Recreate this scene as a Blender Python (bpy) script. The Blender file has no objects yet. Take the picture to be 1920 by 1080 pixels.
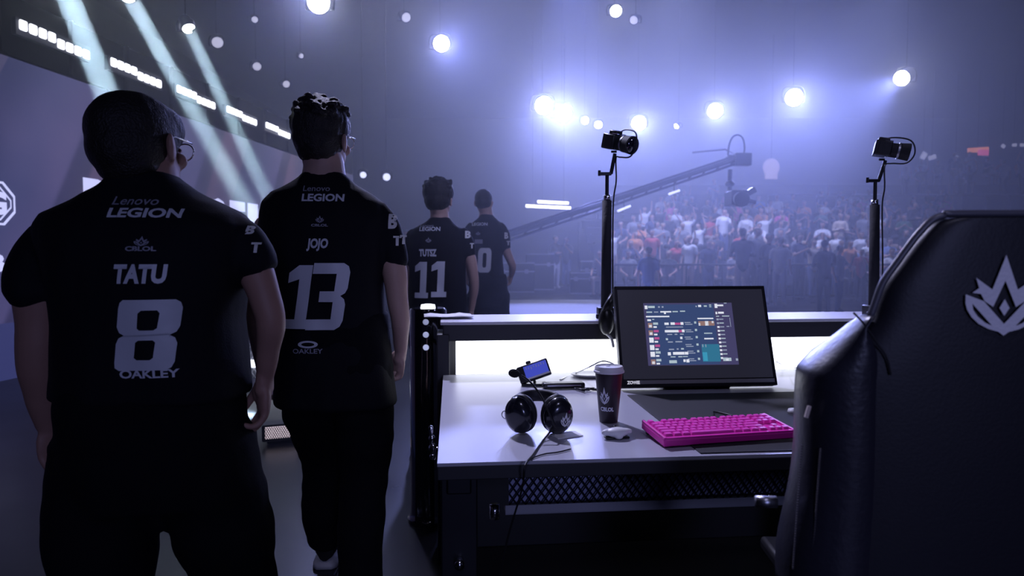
import bpy, bmesh, math, random
from mathutils import Vector, Matrix, noise
from mathutils.bvhtree import BVHTree
random.seed(7)
sc = bpy.context.scene
C = sc.collection
PI = math.pi
# ------------------------------------------------------------------ camera
CAMZ = 1.23
FPX = 1250.0
PITCH = math.atan(61 / FPX)
cam_d = bpy.data.cameras.new('camera'); cam = bpy.data.objects.new('camera', cam_d); C.objects.link(cam)
cam.location = (0, 0, CAMZ); cam.rotation_euler = (PI / 2 - PITCH, 0, 0)
cam_d.sensor_width = 36; cam_d.lens = 36 * FPX / 1920
cam_d.clip_start = 0.05; cam_d.clip_end = 200
cam_d.dof.use_dof = True; cam_d.dof.focus_distance = 2.0; cam_d.dof.aperture_fstop = 4.0
sc.camera = cam
# ------------------------------------------------------------------ world, exposure
w = bpy.data.worlds.new('world'); sc.world = w; w.use_nodes = True
w.node_tree.nodes['Background'].inputs[0].default_value = (0.01, 0.011, 0.03, 1)
w.node_tree.nodes['Background'].inputs[1].default_value = 0.3
vs = sc.view_settings
vs.view_transform = 'Standard'; vs.look = 'None'; vs.gamma = 1; vs.exposure = 0.0; vs.use_curve_mapping = False
cy = sc.cycles
cy.use_denoising = True
cy.max_bounces = 5; cy.diffuse_bounces = 2; cy.glossy_bounces = 3; cy.volume_bounces = 0; cy.transmission_bounces = 3
cy.transparent_max_bounces = 6; cy.sample_clamp_indirect = 4; cy.caustics_reflective = False; cy.caustics_refractive = False
cy.use_adaptive_sampling = False; cy.use_light_tree = True

def lamp(kind, name, loc, aim, energy, color, **kw):
    d = bpy.data.lights.new(name, kind); d.energy = energy; d.color = color
    for k, v in kw.items(): setattr(d, k, v)
    o = bpy.data.objects.new(name, d); C.objects.link(o); o.location = loc
    dv = Vector(aim) - Vector(loc)
    o.rotation_euler = dv.to_track_quat('-Z', 'Y').to_euler()
    return o
BLUE = (0.27, 0.325, 1.0)
# spots out of view: added fills, plus the stage key and floor spots
lamp('SPOT', 'desk_fill_light', (0.6, -1.2, 4.9), (0.95, 2.0, 0.76), 120, (0.6, 0.6, 1.0), spot_size=math.radians(42), spot_blend=0.9, shadow_soft_size=0.25)  # added unseen fill from the camera side for the desk things
lamp('SPOT', 'aisle_fill_light', (3.4, 0.6, 4.9), (-0.4, 4.8, 1.1), 420, (0.55, 0.56, 1.0), spot_size=math.radians(34), spot_blend=0.8, shadow_soft_size=0.15)  # added unseen fill for the backs of the farther players
CROWD = (0.42, 0.48, 1.0)
lamp('SPOT', 'crowd_fill_light', (4.5, 18.8, 9.8), (5.2, 22, 1.0), 7500, CROWD, spot_size=math.radians(75), spot_blend=1.0, shadow_soft_size=0.8)  # added unseen fill over the crowd
lamp('SPOT', 'crowd_fill_light', (10.5, 18.8, 9.8), (11, 22.5, 1.2), 4200, CROWD, spot_size=math.radians(70), spot_blend=1.0, shadow_soft_size=0.8)  # second added fill, farther along the crowd
lamp('SPOT', 'stage_key_light', (-1.3, 5.6, 5.2), (0.85, 2.0, 0.76), 1500, (0.62, 0.62, 1.0), spot_size=math.radians(34), spot_blend=0.8, shadow_soft_size=0.12)
lamp('SPOT', 'camera_fill_light', (1.4, -4.8, 1.9), (-0.1, 2.2, 0.9), 190, (0.42, 0.46, 1.0), spot_size=math.radians(60), spot_blend=0.8, shadow_soft_size=0.5)  # added unseen fill behind the camera for jerseys, chair and desk mesh
lamp('SPOT', 'stage_floor_light', (1.6, 16.5, 9.6), (1.0, 14.6, 0), 8000, BLUE, spot_size=math.radians(34), spot_blend=0.6, shadow_soft_size=0.2)

# ------------------------------------------------------------------ helpers
def pix_dir(px, py):
    u = (px - 960) / FPX; v = (540 - py) / FPX
    return Vector((u, math.cos(PITCH) + v * math.sin(PITCH), -math.sin(PITCH) + v * math.cos(PITCH)))
def P(px, py, Y):
    d = pix_dir(px, py); return Vector((0, 0, CAMZ)) + d * (Y / d.y)
def G(px, py, z):
    d = pix_dir(px, py); return Vector((0, 0, CAMZ)) + d * ((z - CAMZ) / d.z)

def tag(o, label=None, cat=None, group=None, kind=None):
    if label: o['label'] = label
    if cat: o['category'] = cat
    if group: o['group'] = group
    if kind: o['kind'] = kind
    return o
def empty(name, loc=(0, 0, 0), rz=0, parent=None):
    o = bpy.data.objects.new(name, None); C.objects.link(o); o.location = loc; o.rotation_euler = (0, 0, rz)
    o.empty_display_size = 0.1
    if parent: o.parent = parent
    return o
def copy_tree(o, parent=None):
    c = o.copy(); C.objects.link(c)
    c.parent = parent
    for ch in list(o.children): copy_tree(ch, c)
    return c
def obj(name, me, mat, parent=None, smooth=True):
    if isinstance(me, bmesh.types.BMesh):
        b = me; me = bpy.data.meshes.new(name)
        bmesh.ops.recalc_face_normals(b, faces=b.faces)
        b.to_mesh(me); b.free()
    mats = mat if isinstance(mat, (list, tuple)) else [mat]
    for m in mats: me.materials.append(m)
    me.polygons.foreach_set('use_smooth', [smooth] * len(me.polygons))
    o = bpy.data.objects.new(name, me); C.objects.link(o)
    if parent: o.parent = parent
    return o
def auto_flat(o, ang=35):
    me = o.data
    me.set_sharp_from_angle(angle=math.radians(ang))
    return o
def bevel(o, w=0.004, seg=2):
    m = o.modifiers.new('bevel', 'BEVEL'); m.width = w; m.segments = seg; m.limit_method = 'ANGLE'; m.angle_limit = math.radians(40)
    auto_flat(o, 50)
    return o

_mats = {}
def mat(name, col, rough=0.6, metal=0.0, emit=None, es=0.0, bump=None, spec=0.5, coat=0, sheen=0, var=0.0, vscale=8.0):
    if name in _mats: return _mats[name]
    m = bpy.data.materials.new(name); m.use_nodes = True; nt = m.node_tree; b = nt.nodes['Principled BSDF']
    b.inputs['Base Color'].default_value = (*col, 1); b.inputs['Roughness'].default_value = rough; b.inputs['Metallic'].default_value = metal
    b.inputs['Specular IOR Level'].default_value = spec; b.inputs['Coat Weight'].default_value = coat
    b.inputs['Sheen Weight'].default_value = sheen
    if emit: b.inputs['Emission Color'].default_value = (*emit, 1); b.inputs['Emission Strength'].default_value = es
    tc = nt.nodes.new('ShaderNodeTexCoord')
    if var:
        n = nt.nodes.new('ShaderNodeTexNoise'); n.inputs['Scale'].default_value = vscale; n.inputs['Detail'].default_value = 4
        r = nt.nodes.new('ShaderNodeMix'); r.data_type = 'RGBA'
        r.inputs[6].default_value = (*[c * (1 - var) for c in col], 1); r.inputs[7].default_value = (*[min(1, c * (1 + var)) for c in col], 1)
        nt.links.new(tc.outputs['Object'], n.inputs['Vector']); nt.links.new(n.outputs['Fac'], r.inputs[0]); nt.links.new(r.outputs[2], b.inputs['Base Color'])
    if bump:
        n = nt.nodes.new('ShaderNodeTexNoise'); n.inputs['Scale'].default_value = bump[0]; n.inputs['Detail'].default_value = 3
        bp = nt.nodes.new('ShaderNodeBump'); bp.inputs['Strength'].default_value = bump[1]; bp.inputs['Distance'].default_value = 0.01
        nt.links.new(tc.outputs['Object'], n.inputs['Vector']); nt.links.new(n.outputs['Fac'], bp.inputs['Height']); nt.links.new(bp.outputs['Normal'], b.inputs['Normal'])
    _mats[name] = m
    return m
M_black = mat('black_plastic', (0.012, 0.012, 0.015), 0.35, bump=(60, 0.05))
M_matte = mat('matte_black', (0.012, 0.012, 0.016), 0.7, bump=(40, 0.08))
M_metalb = mat('black_metal', (0.02, 0.02, 0.026), 0.4, metal=0.6)
M_chrome = mat('chrome', (0.75, 0.75, 0.8), 0.18, metal=1.0)
M_alu = mat('brushed_aluminium', (0.45, 0.45, 0.5), 0.35, metal=1.0, bump=(90, 0.05))
M_white = mat('white_plastic', (0.8, 0.8, 0.82), 0.4, bump=(50, 0.02))
M_paper = mat('white_paper', (0.85, 0.85, 0.85), 0.8, bump=(30, 0.1))
M_print = mat("silver_print", (0.75, 0.77, 0.85), 0.45, bump=(25, 0.15))
M_print2 = mat('grey_print', (0.36, 0.36, 0.44), 0.5)
M_lens = mat('lamp_lens', (1, 1, 1), 0.3, emit=(0.86, 0.88, 1.0), es=60)
M_glass = mat('lens_glass', (0.01, 0.01, 0.02), 0.06, coat=1.0)

# bmesh shape adders ---------------------------------------------------
def B(): return bmesh.new()
def box(bm, c, s, rot=None):
    r = bmesh.ops.create_cube(bm, size=1)
    M = Matrix.Translation(c) @ (rot.to_4x4() if rot else Matrix()) @ Matrix.Diagonal((*s, 1))
    bmesh.ops.transform(bm, matrix=M, verts=r['verts']); return r['verts']
def cyl(bm, a, b, r1, r2=None, seg=16):
    a = Vector(a); b = Vector(b); d = b - a
    r = bmesh.ops.create_cone(bm, cap_ends=True, segments=seg, radius1=r1, radius2=r1 if r2 is None else r2, depth=d.length)
    M = Matrix.Translation((a + b) / 2) @ d.to_track_quat('Z', 'Y').to_matrix().to_4x4()
    bmesh.ops.transform(bm, matrix=M, verts=r['verts']); return r['verts']
def ell(bm, c, r, rot=None, seg=24):
    q = bmesh.ops.create_uvsphere(bm, u_segments=seg, v_segments=max(8, seg // 2 + 2), radius=1)
    M = Matrix.Translation(c) @ (rot.to_4x4() if rot else Matrix()) @ Matrix.Diagonal((*r, 1))
    bmesh.ops.transform(bm, matrix=M, verts=q['verts']); return q['verts']
def lathe(bm, prof, c=(0, 0, 0), seg=40):
    rings = []
    for r, z in prof:
        rings.append([bm.verts.new((c[0] + r * math.cos(2 * PI * i / seg), c[1] + r * math.sin(2 * PI * i / seg), c[2] + z)) for i in range(seg)])
    for A, Bq in zip(rings, rings[1:]):
        for i in range(seg): bm.faces.new((A[i], A[(i + 1) % seg], Bq[(i + 1) % seg], Bq[i]))
    bm.faces.new(rings[0][::-1]); bm.faces.new(rings[-1])
def smooth_path(pts, n=6):
    pts = [Vector(p) for p in pts]
    if len(pts) < 3: return pts
    out = []
    for i in range(len(pts) - 1):
        p0 = pts[max(0, i - 1)]; p1 = pts[i]; p2 = pts[i + 1]; p3 = pts[min(len(pts) - 1, i + 2)]
        for k in range(n):
            t = k / n
            out.append(0.5 * ((2 * p1) + (p2 - p0) * t + (2 * p0 - 5 * p1 + 4 * p2 - p3) * t * t + (3 * p1 - p0 - 3 * p2 + p3) * t ** 3))
    out.append(pts[-1]); return out
def tube(bm, pts, rad, seg=8, smooth=6, flat=1.0):
    """round tube through points; rad a number or one per point; rounded ends"""
    n0 = len(pts)
    rads = [rad] * n0 if not isinstance(rad, (list, tuple)) else list(rad)
    if smooth and n0 > 2:
        q = smooth_path(pts, smooth)
        rr = []
        for i in range(len(q)):
            t = i / (len(q) - 1) * (n0 - 1); k = min(n0 - 2, int(t)); f = t - k
            f = f * f * (3 - 2 * f)
            rr.append(rads[k] * (1 - f) + rads[k + 1] * f)
        pts, rads = q, rr
    else: pts = [Vector(p) for p in pts]
    d0 = (pts[1] - pts[0]).normalized(); d1 = (pts[-1] - pts[-2]).normalized()
    P0 = [(pts[0] - d0 * rads[0] * 0.45, rads[0] * 0.75)] + [(p, r) for p, r in zip(pts, rads)] + [(pts[-1] + d1 * rads[-1] * 0.45, rads[-1] * 0.75)]
    up = Vector((0, 0, 1)) if abs(d0.z) < 0.9 else Vector((0, 1, 0))
    rings = []
    prev = None
    for i, (p, r) in enumerate(P0):
        d = (P0[min(i + 1, len(P0) - 1)][0] - P0[max(i - 1, 0)][0]).normalized()
        x = (up - d * up.dot(d)).normalized() if prev is None else (prev - d * prev.dot(d)).normalized()
        prev = x; y = d.cross(x)
        rings.append([bm.verts.new(p + x * math.cos(2 * PI * k / seg) * r + y * math.sin(2 * PI * k / seg) * r * flat) for k in range(seg)])
    for A, Bq in zip(rings, rings[1:]):
        for k in range(seg): bm.faces.new((A[k], A[(k + 1) % seg], Bq[(k + 1) % seg], Bq[k]))
    bm.faces.new(rings[0][::-1]); bm.faces.new(rings[-1])
def loft(bm, rows, seg=32):
    """closed solid from horizontal superellipse rows (cx, cy, z, rx, ry, n)"""
    rings = []
    for cx, cyy, z, rx, ry, n in rows:
        R = []
        for k in range(seg):
            t = 2 * PI * k / seg; c, s = math.cos(t), math.sin(t)
            R.append(bm.verts.new((cx + rx * math.copysign(abs(c) ** (2 / n), c), cyy + ry * math.copysign(abs(s) ** (2 / n), s), z)))
        rings.append(R)
    for A, Bq in zip(rings, rings[1:]):
        for k in range(seg): bm.faces.new((A[k], A[(k + 1) % seg], Bq[(k + 1) % seg], Bq[k]))
    bm.faces.new(rings[0][::-1]); bm.faces.new(rings[-1])
def remeshed(bm, voxel, smooth_it=4, name='m', disp=None):
    """one continuous surface round everything in bm"""
    bmesh.ops.recalc_face_normals(bm, faces=bm.faces)
    me = bpy.data.meshes.new(name + '_src'); bm.to_mesh(me); bm.free()
    o = bpy.data.objects.new('tmp', me); C.objects.link(o)
    r = o.modifiers.new('r', 'REMESH'); r.mode = 'VOXEL'; r.voxel_size = voxel
    if smooth_it:
        s = o.modifiers.new('s', 'SMOOTH'); s.iterations = smooth_it; s.factor = 0.5
    dg = bpy.context.evaluated_depsgraph_get(); dg.update()
    out = bpy.data.meshes.new_from_object(o.evaluated_get(dg), depsgraph=dg)
    bpy.data.objects.remove(o); bpy.data.meshes.remove(me)
    if disp:
        amp, scale, aniso = disp
        for v in out.vertices:
            p = v.co; q = Vector((p.x * scale * aniso[0], p.y * scale * aniso[1], p.z * scale * aniso[2]))
            v.co = p + v.normal * (noise.noise(q) * amp + noise.noise(q * 2.3) * amp * 0.4)
    return out
def fill2d(polys):
    """flat mesh in XY from closed outlines (inner outlines cut holes)"""
    cu = bpy.data.curves.new('c', 'CURVE'); cu.dimensions = '2D'; cu.fill_mode = 'BOTH'
    for p in polys:
        s = cu.splines.new('POLY'); s.points.add(len(p) - 1); s.use_cyclic_u = True
        for i, (x, y) in enumerate(p): s.points[i].co = (x, y, 0, 1)
    o = bpy.data.objects.new('tmp', cu); me = bpy.data.meshes.new_from_object(o)
    bpy.data.objects.remove(o); bpy.data.curves.remove(cu)
    bm = bmesh.new(); bm.from_mesh(me); bpy.data.meshes.remove(me); return bm
def text2d(s, size=1.0, bold=0.0, shear=0.0, sx=1.0, spacing=1.0):
    cu = bpy.data.curves.new('t', 'FONT'); cu.body = s; cu.size = size; cu.offset = bold; cu.shear = shear
    cu.align_x = 'CENTER'; cu.space_character = spacing; cu.resolution_u = 3
    o = bpy.data.objects.new('tmp', cu); me = bpy.data.meshes.new_from_object(o)
    bpy.data.objects.remove(o); bpy.data.curves.remove(cu)
    bm = bmesh.new(); bm.from_mesh(me); bpy.data.meshes.remove(me)
    bmesh.ops.remove_doubles(bm, verts=bm.verts, dist=1e-5)
    for v in bm.verts: v.co.x *= sx
    return bm
def fit2d(bm, x0, x1, y0, y1):
    xs = [v.co.x for v in bm.verts]; ys = [v.co.y for v in bm.verts]
    a, b, c, d = min(xs), max(xs), min(ys), max(ys)
    for v in bm.verts:
        v.co.x = x0 + (v.co.x - a) / (b - a) * (x1 - x0); v.co.y = y0 + (v.co.y - c) / (d - c) * (y1 - y0)
    return bm
def grid_cut(bm, step):
    for ax in (0, 1):
        vals = [v.co[ax] for v in bm.verts]; a, b = min(vals), max(vals)
        n = int((b - a) / step)
        for i in range(1, n + 1):
            co = Vector((0, 0, 0)); co[ax] = a + i * (b - a) / (n + 1); no = Vector((0, 0, 0)); no[ax] = 1
            bmesh.ops.bisect_plane(bm, geom=bm.verts[:] + bm.edges[:] + bm.faces[:], plane_co=co, plane_no=no)
    return bm
def add_bm(dst, src, M=None):
    me = bpy.data.meshes.new('x')
    if M is not None: bmesh.ops.transform(src, matrix=M, verts=src.verts)
    src.to_mesh(me); src.free(); dst.from_mesh(me); bpy.data.meshes.remove(me)
def rrect(x0, x1, y0, y1, r, n=6, shear=0.0):
    pts = []
    for cx, cyy, a in ((x1 - r, y1 - r, 0), (x0 + r, y1 - r, 90), (x0 + r, y0 + r, 180), (x1 - r, y0 + r, 270)):
        for k in range(n + 1):
            t = math.radians(a + 90 * k / n); pts.append((cx + r * math.cos(t), cyy + r * math.sin(t)))
    return [(x + shear * y, y) for x, y in pts]
def emblem():
    """flame crown over a ringed V, in a box about 1 wide"""
    def cv(pts): return [((x - 537) / 600, (540 - y) / 600) for x, y in pts]
    def mir(pts): return pts + [(1074 - x, y) for x, y in reversed(pts) if x != 537]
    out = B()
    add_bm(out, fill2d([cv(mir([(537, 185), (440, 495), (315, 390), (340, 482), (290, 525), (355, 535), (385, 600), (450, 650), (537, 415)]))]))
    arc = [(240, 620), (255, 680), (290, 745), (345, 805), (420, 850), (500, 875)]
    outer = [(537, 803), (378, 600), (240, 540)] + arc
    outer = outer + [(537, 882)] + [(1074 - x, y) for x, y in reversed(outer[1:])]
    hole = [(292, 622), (447, 820), (395, 795), (335, 738), (300, 680)]
    add_bm(out, fill2d([cv(outer), cv(hole), cv([(1074 - x, y) for x, y in reversed(hole)])]))
    add_bm(out, fill2d([cv([(537, 580), (575, 660), (537, 730), (499, 660)])]))
    add_bm(out, fill2d([cv([(495, 872), (579, 872), (537, 908)])]))
    return out
# ------------------------------------------------------------------ hall
M_floor = mat('glossy_stage_floor', (0.013, 0.013, 0.018), 0.3, spec=0.2)
_nt = M_floor.node_tree; _b = _nt.nodes['Principled BSDF']
_n = _nt.nodes.new('ShaderNodeTexNoise'); _n.inputs['Scale'].default_value = 1.3; _n.inputs['Detail'].default_value = 6
_r = _nt.nodes.new('ShaderNodeMapRange'); _r.inputs[3].default_value = 0.2; _r.inputs[4].default_value = 0.42
_g = _nt.nodes.new('ShaderNodeNewGeometry'); _nt.links.new(_g.outputs['Position'], _n.inputs['Vector'])
_nt.links.new(_n.outputs['Fac'], _r.inputs[0]); _nt.links.new(_r.outputs[0], _b.inputs['Roughness'])
M_hall = mat('dark_hall_wall', (0.02, 0.02, 0.03), 0.9, bump=(1, 0.1))
M_floorpool = mat('painted_light_pool', (0.55, 0.55, 0.62), 0.45, bump=(2, 0.1), var=0.3, vscale=0.6)

def setting(name, c, s, m):
    b = B(); box(b, c, s); return tag(obj(name, b, m, smooth=False), kind='structure')
setting('floor', (9, 19, -0.1), (50, 58, 0.2), M_floor)
setting('wall_left', (-16.1, 19, 5.5), (0.2, 58, 11), M_hall)
setting('wall_right', (34.1, 19, 5.5), (0.2, 58, 11), M_hall)
setting('wall_far', (9, 48.1, 5.5), (50, 0.2, 11), M_hall)
setting('wall_near', (9, -10.1, 5.5), (50, 0.2, 11), M_hall)
setting('ceiling', (9, 19, 11.1), (50, 58, 0.2), M_hall)
# paler floor patch, coloured to carry the pool of light beyond the desks
b = B()
for q in ([(-2.0, 11.0), (4.2, 11.6), (5.5, 18.4), (-1.0, 18.4)],):
    vsx = [b.verts.new((x, y, z)) for z in (0.0, 0.006) for x, y in q]
    b.faces.new(vsx[4:]); b.faces.new(vsx[:4][::-1])
    for i in range(4): b.faces.new((vsx[i], vsx[(i + 1) % 4], vsx[4 + (i + 1) % 4], vsx[4 + i]))
tag(obj('floor_light_patch', b, M_floorpool, smooth=False), kind='structure')

# haze
hz = bpy.data.materials.new('stage_haze'); hz.use_nodes = True
nt = hz.node_tree; nt.nodes.remove(nt.nodes['Principled BSDF'])
vsn = nt.nodes.new('ShaderNodeVolumeScatter'); vsn.inputs['Color'].default_value = (0.84, 0.89, 1.0, 1)
vsn.inputs['Density'].default_value = 0.028; vsn.inputs['Anisotropy'].default_value = 0.6
nt.links.new(vsn.outputs[0], nt.nodes['Material Output'].inputs['Volume'])
b = B(); box(b, (9, 25.6, 5.49), (49.9, 44.8, 10.96))
tag(obj('haze', b, hz, smooth=False), 'thin violet blue stage haze hanging through the whole hall', 'haze', kind='stuff')

# ------------------------------------------------------------------ LED wall on the left
WD = Vector((0.111, 1, 0)).normalized(); WR = math.atan2(1, 0.111)       # direction of the wall
def WP(Y, z=0, off=0.0):                                                   # point on the wall line at world Y
    return Vector((-5.73 + 0.111 * Y + off, Y, z))
def wall_Y(px): return 5.73 / (0.111 - (px - 960) / FPX)
M_led = bpy.data.materials.new('led_picture'); M_led.use_nodes = True
nt = M_led.node_tree; b0 = nt.nodes['Principled BSDF']
tc = nt.nodes.new('ShaderNodeTexCoord'); sep = nt.nodes.new('ShaderNodeSeparateXYZ'); nt.links.new(tc.outputs['Object'], sep.inputs[0])
def nmath(op, a, bb):
    n = nt.nodes.new('ShaderNodeMath'); n.operation = op
    for i, v in enumerate((a, bb)):
        if isinstance(v, (int, float)): n.inputs[i].default_value = v
        else: nt.links.new(v, n.inputs[i])
    return n.outputs[0]
d1 = nmath('SUBTRACT', sep.outputs[0], nmath('MULTIPLY', sep.outputs[2], 0.55))
fr = nmath('FRACT', nmath('MULTIPLY', d1, 0.42), 0)
rp = nt.nodes.new('ShaderNodeValToRGB'); cr = rp.color_ramp; cr.interpolation = 'EASE'
cr.elements[0].position = 0.0; cr.elements[0].color = (0.045, 0.05, 0.16, 1)
cr.elements[1].position = 0.30; cr.elements[1].color = (0.085, 0.09, 0.25, 1)
for p, c in ((0.52, (0.10, 0.095, 0.26, 1)), (0.56, (0.045, 0.045, 0.14, 1)), (0.66, (0.05, 0.048, 0.13, 1)), (0.70, (0.12, 0.085, 0.19, 1)), (0.95, (0.10, 0.085, 0.20, 1))):
    e = cr.elements.new(p); e.color = c
nt.links.new(fr, rp.inputs[0])
nz = nt.nodes.new('ShaderNodeTexNoise'); nz.inputs['Scale'].default_value = 0.7; nt.links.new(tc.outputs['Object'], nz.inputs['Vector'])
mx = nt.nodes.new('ShaderNodeMix'); mx.data_type = 'RGBA'; mx.blend_type = 'MULTIPLY'; mx.inputs[0].default_value = 0.8
r2 = nt.nodes.new('ShaderNodeValToRGB'); r2.color_ramp.elements[0].color = (0.45, 0.5, 0.6, 1); r2.color_ramp.elements[1].color = (1.0, 0.85, 0.85, 1)
r2.color_ramp.elements[0].position = 0.35; r2.color_ramp.elements[1].position = 0.65
nt.links.new(nz.outputs['Fac'], r2.inputs[0]); nt.links.new(rp.outputs[0], mx.inputs[6]); nt.links.new(r2.outputs[0], mx.inputs[7])
b0.inputs['Base Color'].default_value = (0.01, 0.01, 0.012, 1); b0.inputs['Roughness'].default_value = 0.5
nt.links.new(mx.outputs[2], b0.inputs['Emission Color']); b0.inputs['Emission Strength'].default_value = 0.75
M_ledtxt = mat('led_white', (0.1, 0.1, 0.1), 0.5, emit=(0.55, 0.57, 0.95), es=1.15)
M_ledblue = mat('led_blue', (0.02, 0.02, 0.05), 0.5, emit=(0.03, 0.035, 0.13), es=1.0)
yA, yB = 2.6, 16.5
org = WP(yA); L = (WP(yB) - org).length
wall = empty('led_wall', org, math.atan2(WD.y, WD.x))
tag(wall, 'tall violet LED video wall with white block lettering running along the left', 'video wall')
b = B(); box(b, (L / 2, 0.08, 1.6), (L, 0.14, 3.2)); obj('screen_panel', b, M_led, wall, False)
b = B(); box(b, (L / 2, 0.0, 0.28), (L, 0.012, 0.56)); obj('lower_band', b, M_ledblue, wall, False)
def wall_rect(px0, px1, py0, py1):
    """wall-local rectangle seen between these pixels"""
    Y0 = wall_Y(px0); Y1 = wall_Y(px1); z0 = CAMZ + (479 - py1) * Y0 / FPX; z1 = CAMZ + (479 - py0) * Y0 / FPX
    k = 1 / WD.y
    return (Y0 - yA) * k, (Y1 - yA) * k, z0, z1
def wall_glyph(s, x0, x1, z0, z1, bold=0.06, name='lettering'):
    g = fit2d(text2d(s, bold=bold), x0, x1, z0, z1)
    r = bmesh.ops.extrude_face_region(g, geom=g.faces[:])
    bmesh.ops.translate(g, verts=[v for v in r['geom'] if isinstance(v, bmesh.types.BMVert)], vec=(0, 0, 0.006))
    bmesh.ops.transform(g, matrix=Matrix(((1, 0, 0, 0), (0, 0, -1, 0.008), (0, 1, 0, 0), (0, 0, 0, 1))), verts=g.verts)
    return obj(name, g, M_ledtxt, wall, False)
lz0, lz1 = 1.50, 2.12
for ch, a, c in (('D', 162, 222), ('E', 232, 270), ('R', 280, 325), ('B', 345, 388), ('O', 394, 430), ('T', 434, 462), ('I', 467, 486)):
    q = wall_rect(a, c, 337, 420)
    if ch in 'ER': continue
    wall_glyph(ch, q[0], q[1], lz0, lz1)
x0, x1, z0, z1 = wall_rect(-40, 34, 335, 420)
# shield badge with rings
bb = B()
def octa(x0, x1, y0, y1, c): return [(x0 + c, y0), (x1 - c, y0), (x1, y0 + c), (x1, y1 - c), (x1 - c, y1), (x0 + c, y1), (x0, y1 - c), (x0, y0 + c)]
for i, (o1, o2) in enumerate(((0.0, 0.022), (0.045, 0.06))):
    add_bm(bb, fill2d([octa(x0 + o1, x1 - o1, z0 + o1, z1 - o1, 0.13), octa(x0 + o2, x1 - o2, z0 + o2, z1 - o2, 0.125)]))
add_bm(bb, fit2d(text2d('G', bold=0.05), x0 + 0.13, x1 - 0.10, z0 + 0.10, z1 - 0.10))
bmesh.ops.transform(bb, matrix=Matrix(((1, 0, 0, 0), (0, 0, -1, 0.004), (0, 1, 0, 0), (0, 0, 0, 1))), verts=bb.verts)
obj('shield_badge', bb, M_ledtxt, wall, False)
q = wall_rect(-40, 14, 474, 512); wall_glyph('B', *q)

# truss fascia over the wall, with strips of square cells
b = B(); box(b, (L / 2, 0.16, 3.52), (L, 0.3, 0.6))
for k in range(int(L / 0.9)): box(b, (0.45 + k * 0.9, -0.01, 3.52), (0.05, 0.05, 0.6))
obj('fascia_beam', b, mat('fascia_black', (0.004, 0.004, 0.006), 0.8, spec=0.1), wall, False)
M_cell = mat('strip_cell', (1, 1, 1), 0.4, emit=(0.85, 0.87, 1.0), es=4)
ordn = ['first', 'second', 'third', 'fourth', 'fifth', 'sixth', 'seventh', 'eighth', 'ninth', 'tenth', 'eleventh', 'twelfth', 'thirteenth', 'fourteenth',
        'fifteenth', 'sixteenth', 'seventeenth', 'eighteenth', 'nineteenth', 'twentieth', 'twenty-first', 'twenty-second', 'twenty-third', 'twenty-fourth', 'twenty-fifth', 'twenty-sixth', 'twenty-seventh', 'twenty-eighth', 'twenty-ninth', 'thirtieth']
st = None
for i in range(7):
    if st is None:
        st = empty('strip_light'); b = B(); box(b, (0.48, 0.03, 0), (1.0, 0.05, 0.17)); obj('housing', b, M_metalb, st, False)
        cell = None
        for k in range(8):
            if cell is None:
                b = B(); box(b, (0, 0, 0), (0.086, 0.03, 0.098)); cell = obj('cell', b, M_cell, st, False); bevel(cell, 0.025, 3); c = cell
            else: c = cell.copy(); C.objects.link(c); c.parent = st
            c.location = (0.06 + 0.12 * k, -0.005, 0.02 if k < 4 else -0.015)
        s = st
    else: s = copy_tree(st)
    p = WP(6.72 + 1.275 * i, 3.50); s.location = p + Vector((WD.y, -WD.x, 0)) * 0.10; s.rotation_euler = (0, 0, math.atan2(WD.y, WD.x))
    tag(s, 'bright white strip of eight square cells over the LED wall, %s from the near end' % ordn[i], 'strip light', 'strip lights over the LED wall')

# ------------------------------------------------------------------ hanging lamps
RIG = 6.2
def rigpos(px, py, z=RIG): return G(px, py, z)
def truss(a, c, name='lighting_truss'):
    a = Vector(a); c = Vector(c); b = B(); n = max(2, int((c - a).length / 0.8))
    side = (c - a).normalized().cross(Vector((0, 0, 1))) * 0.15
    ch = [a + side, a - side, a + Vector((0, 0, 0.3)), ]
    for o0 in (side, -side, Vector((0, 0, 0.28))): cyl(b, a + o0, c + o0, 0.022, seg=6)
    for i in range(n):
        p = a.lerp(c, i / n); q = a.lerp(c, (i + 1) / n)
        cyl(b, p + side, q + Vector((0, 0, 0.28)), 0.01, seg=5); cyl(b, p - side, q + Vector((0, 0, 0.28)), 0.01, seg=5)
    for t in (0.08, 0.92):
        p = a.lerp(c, t) + Vector((0, 0, 0.26)); cyl(b, p, (p.x, p.y, 11.0), 0.008, seg=5)
    return tag(obj(name, b, M_metalb, None, False), kind='structure')
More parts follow.
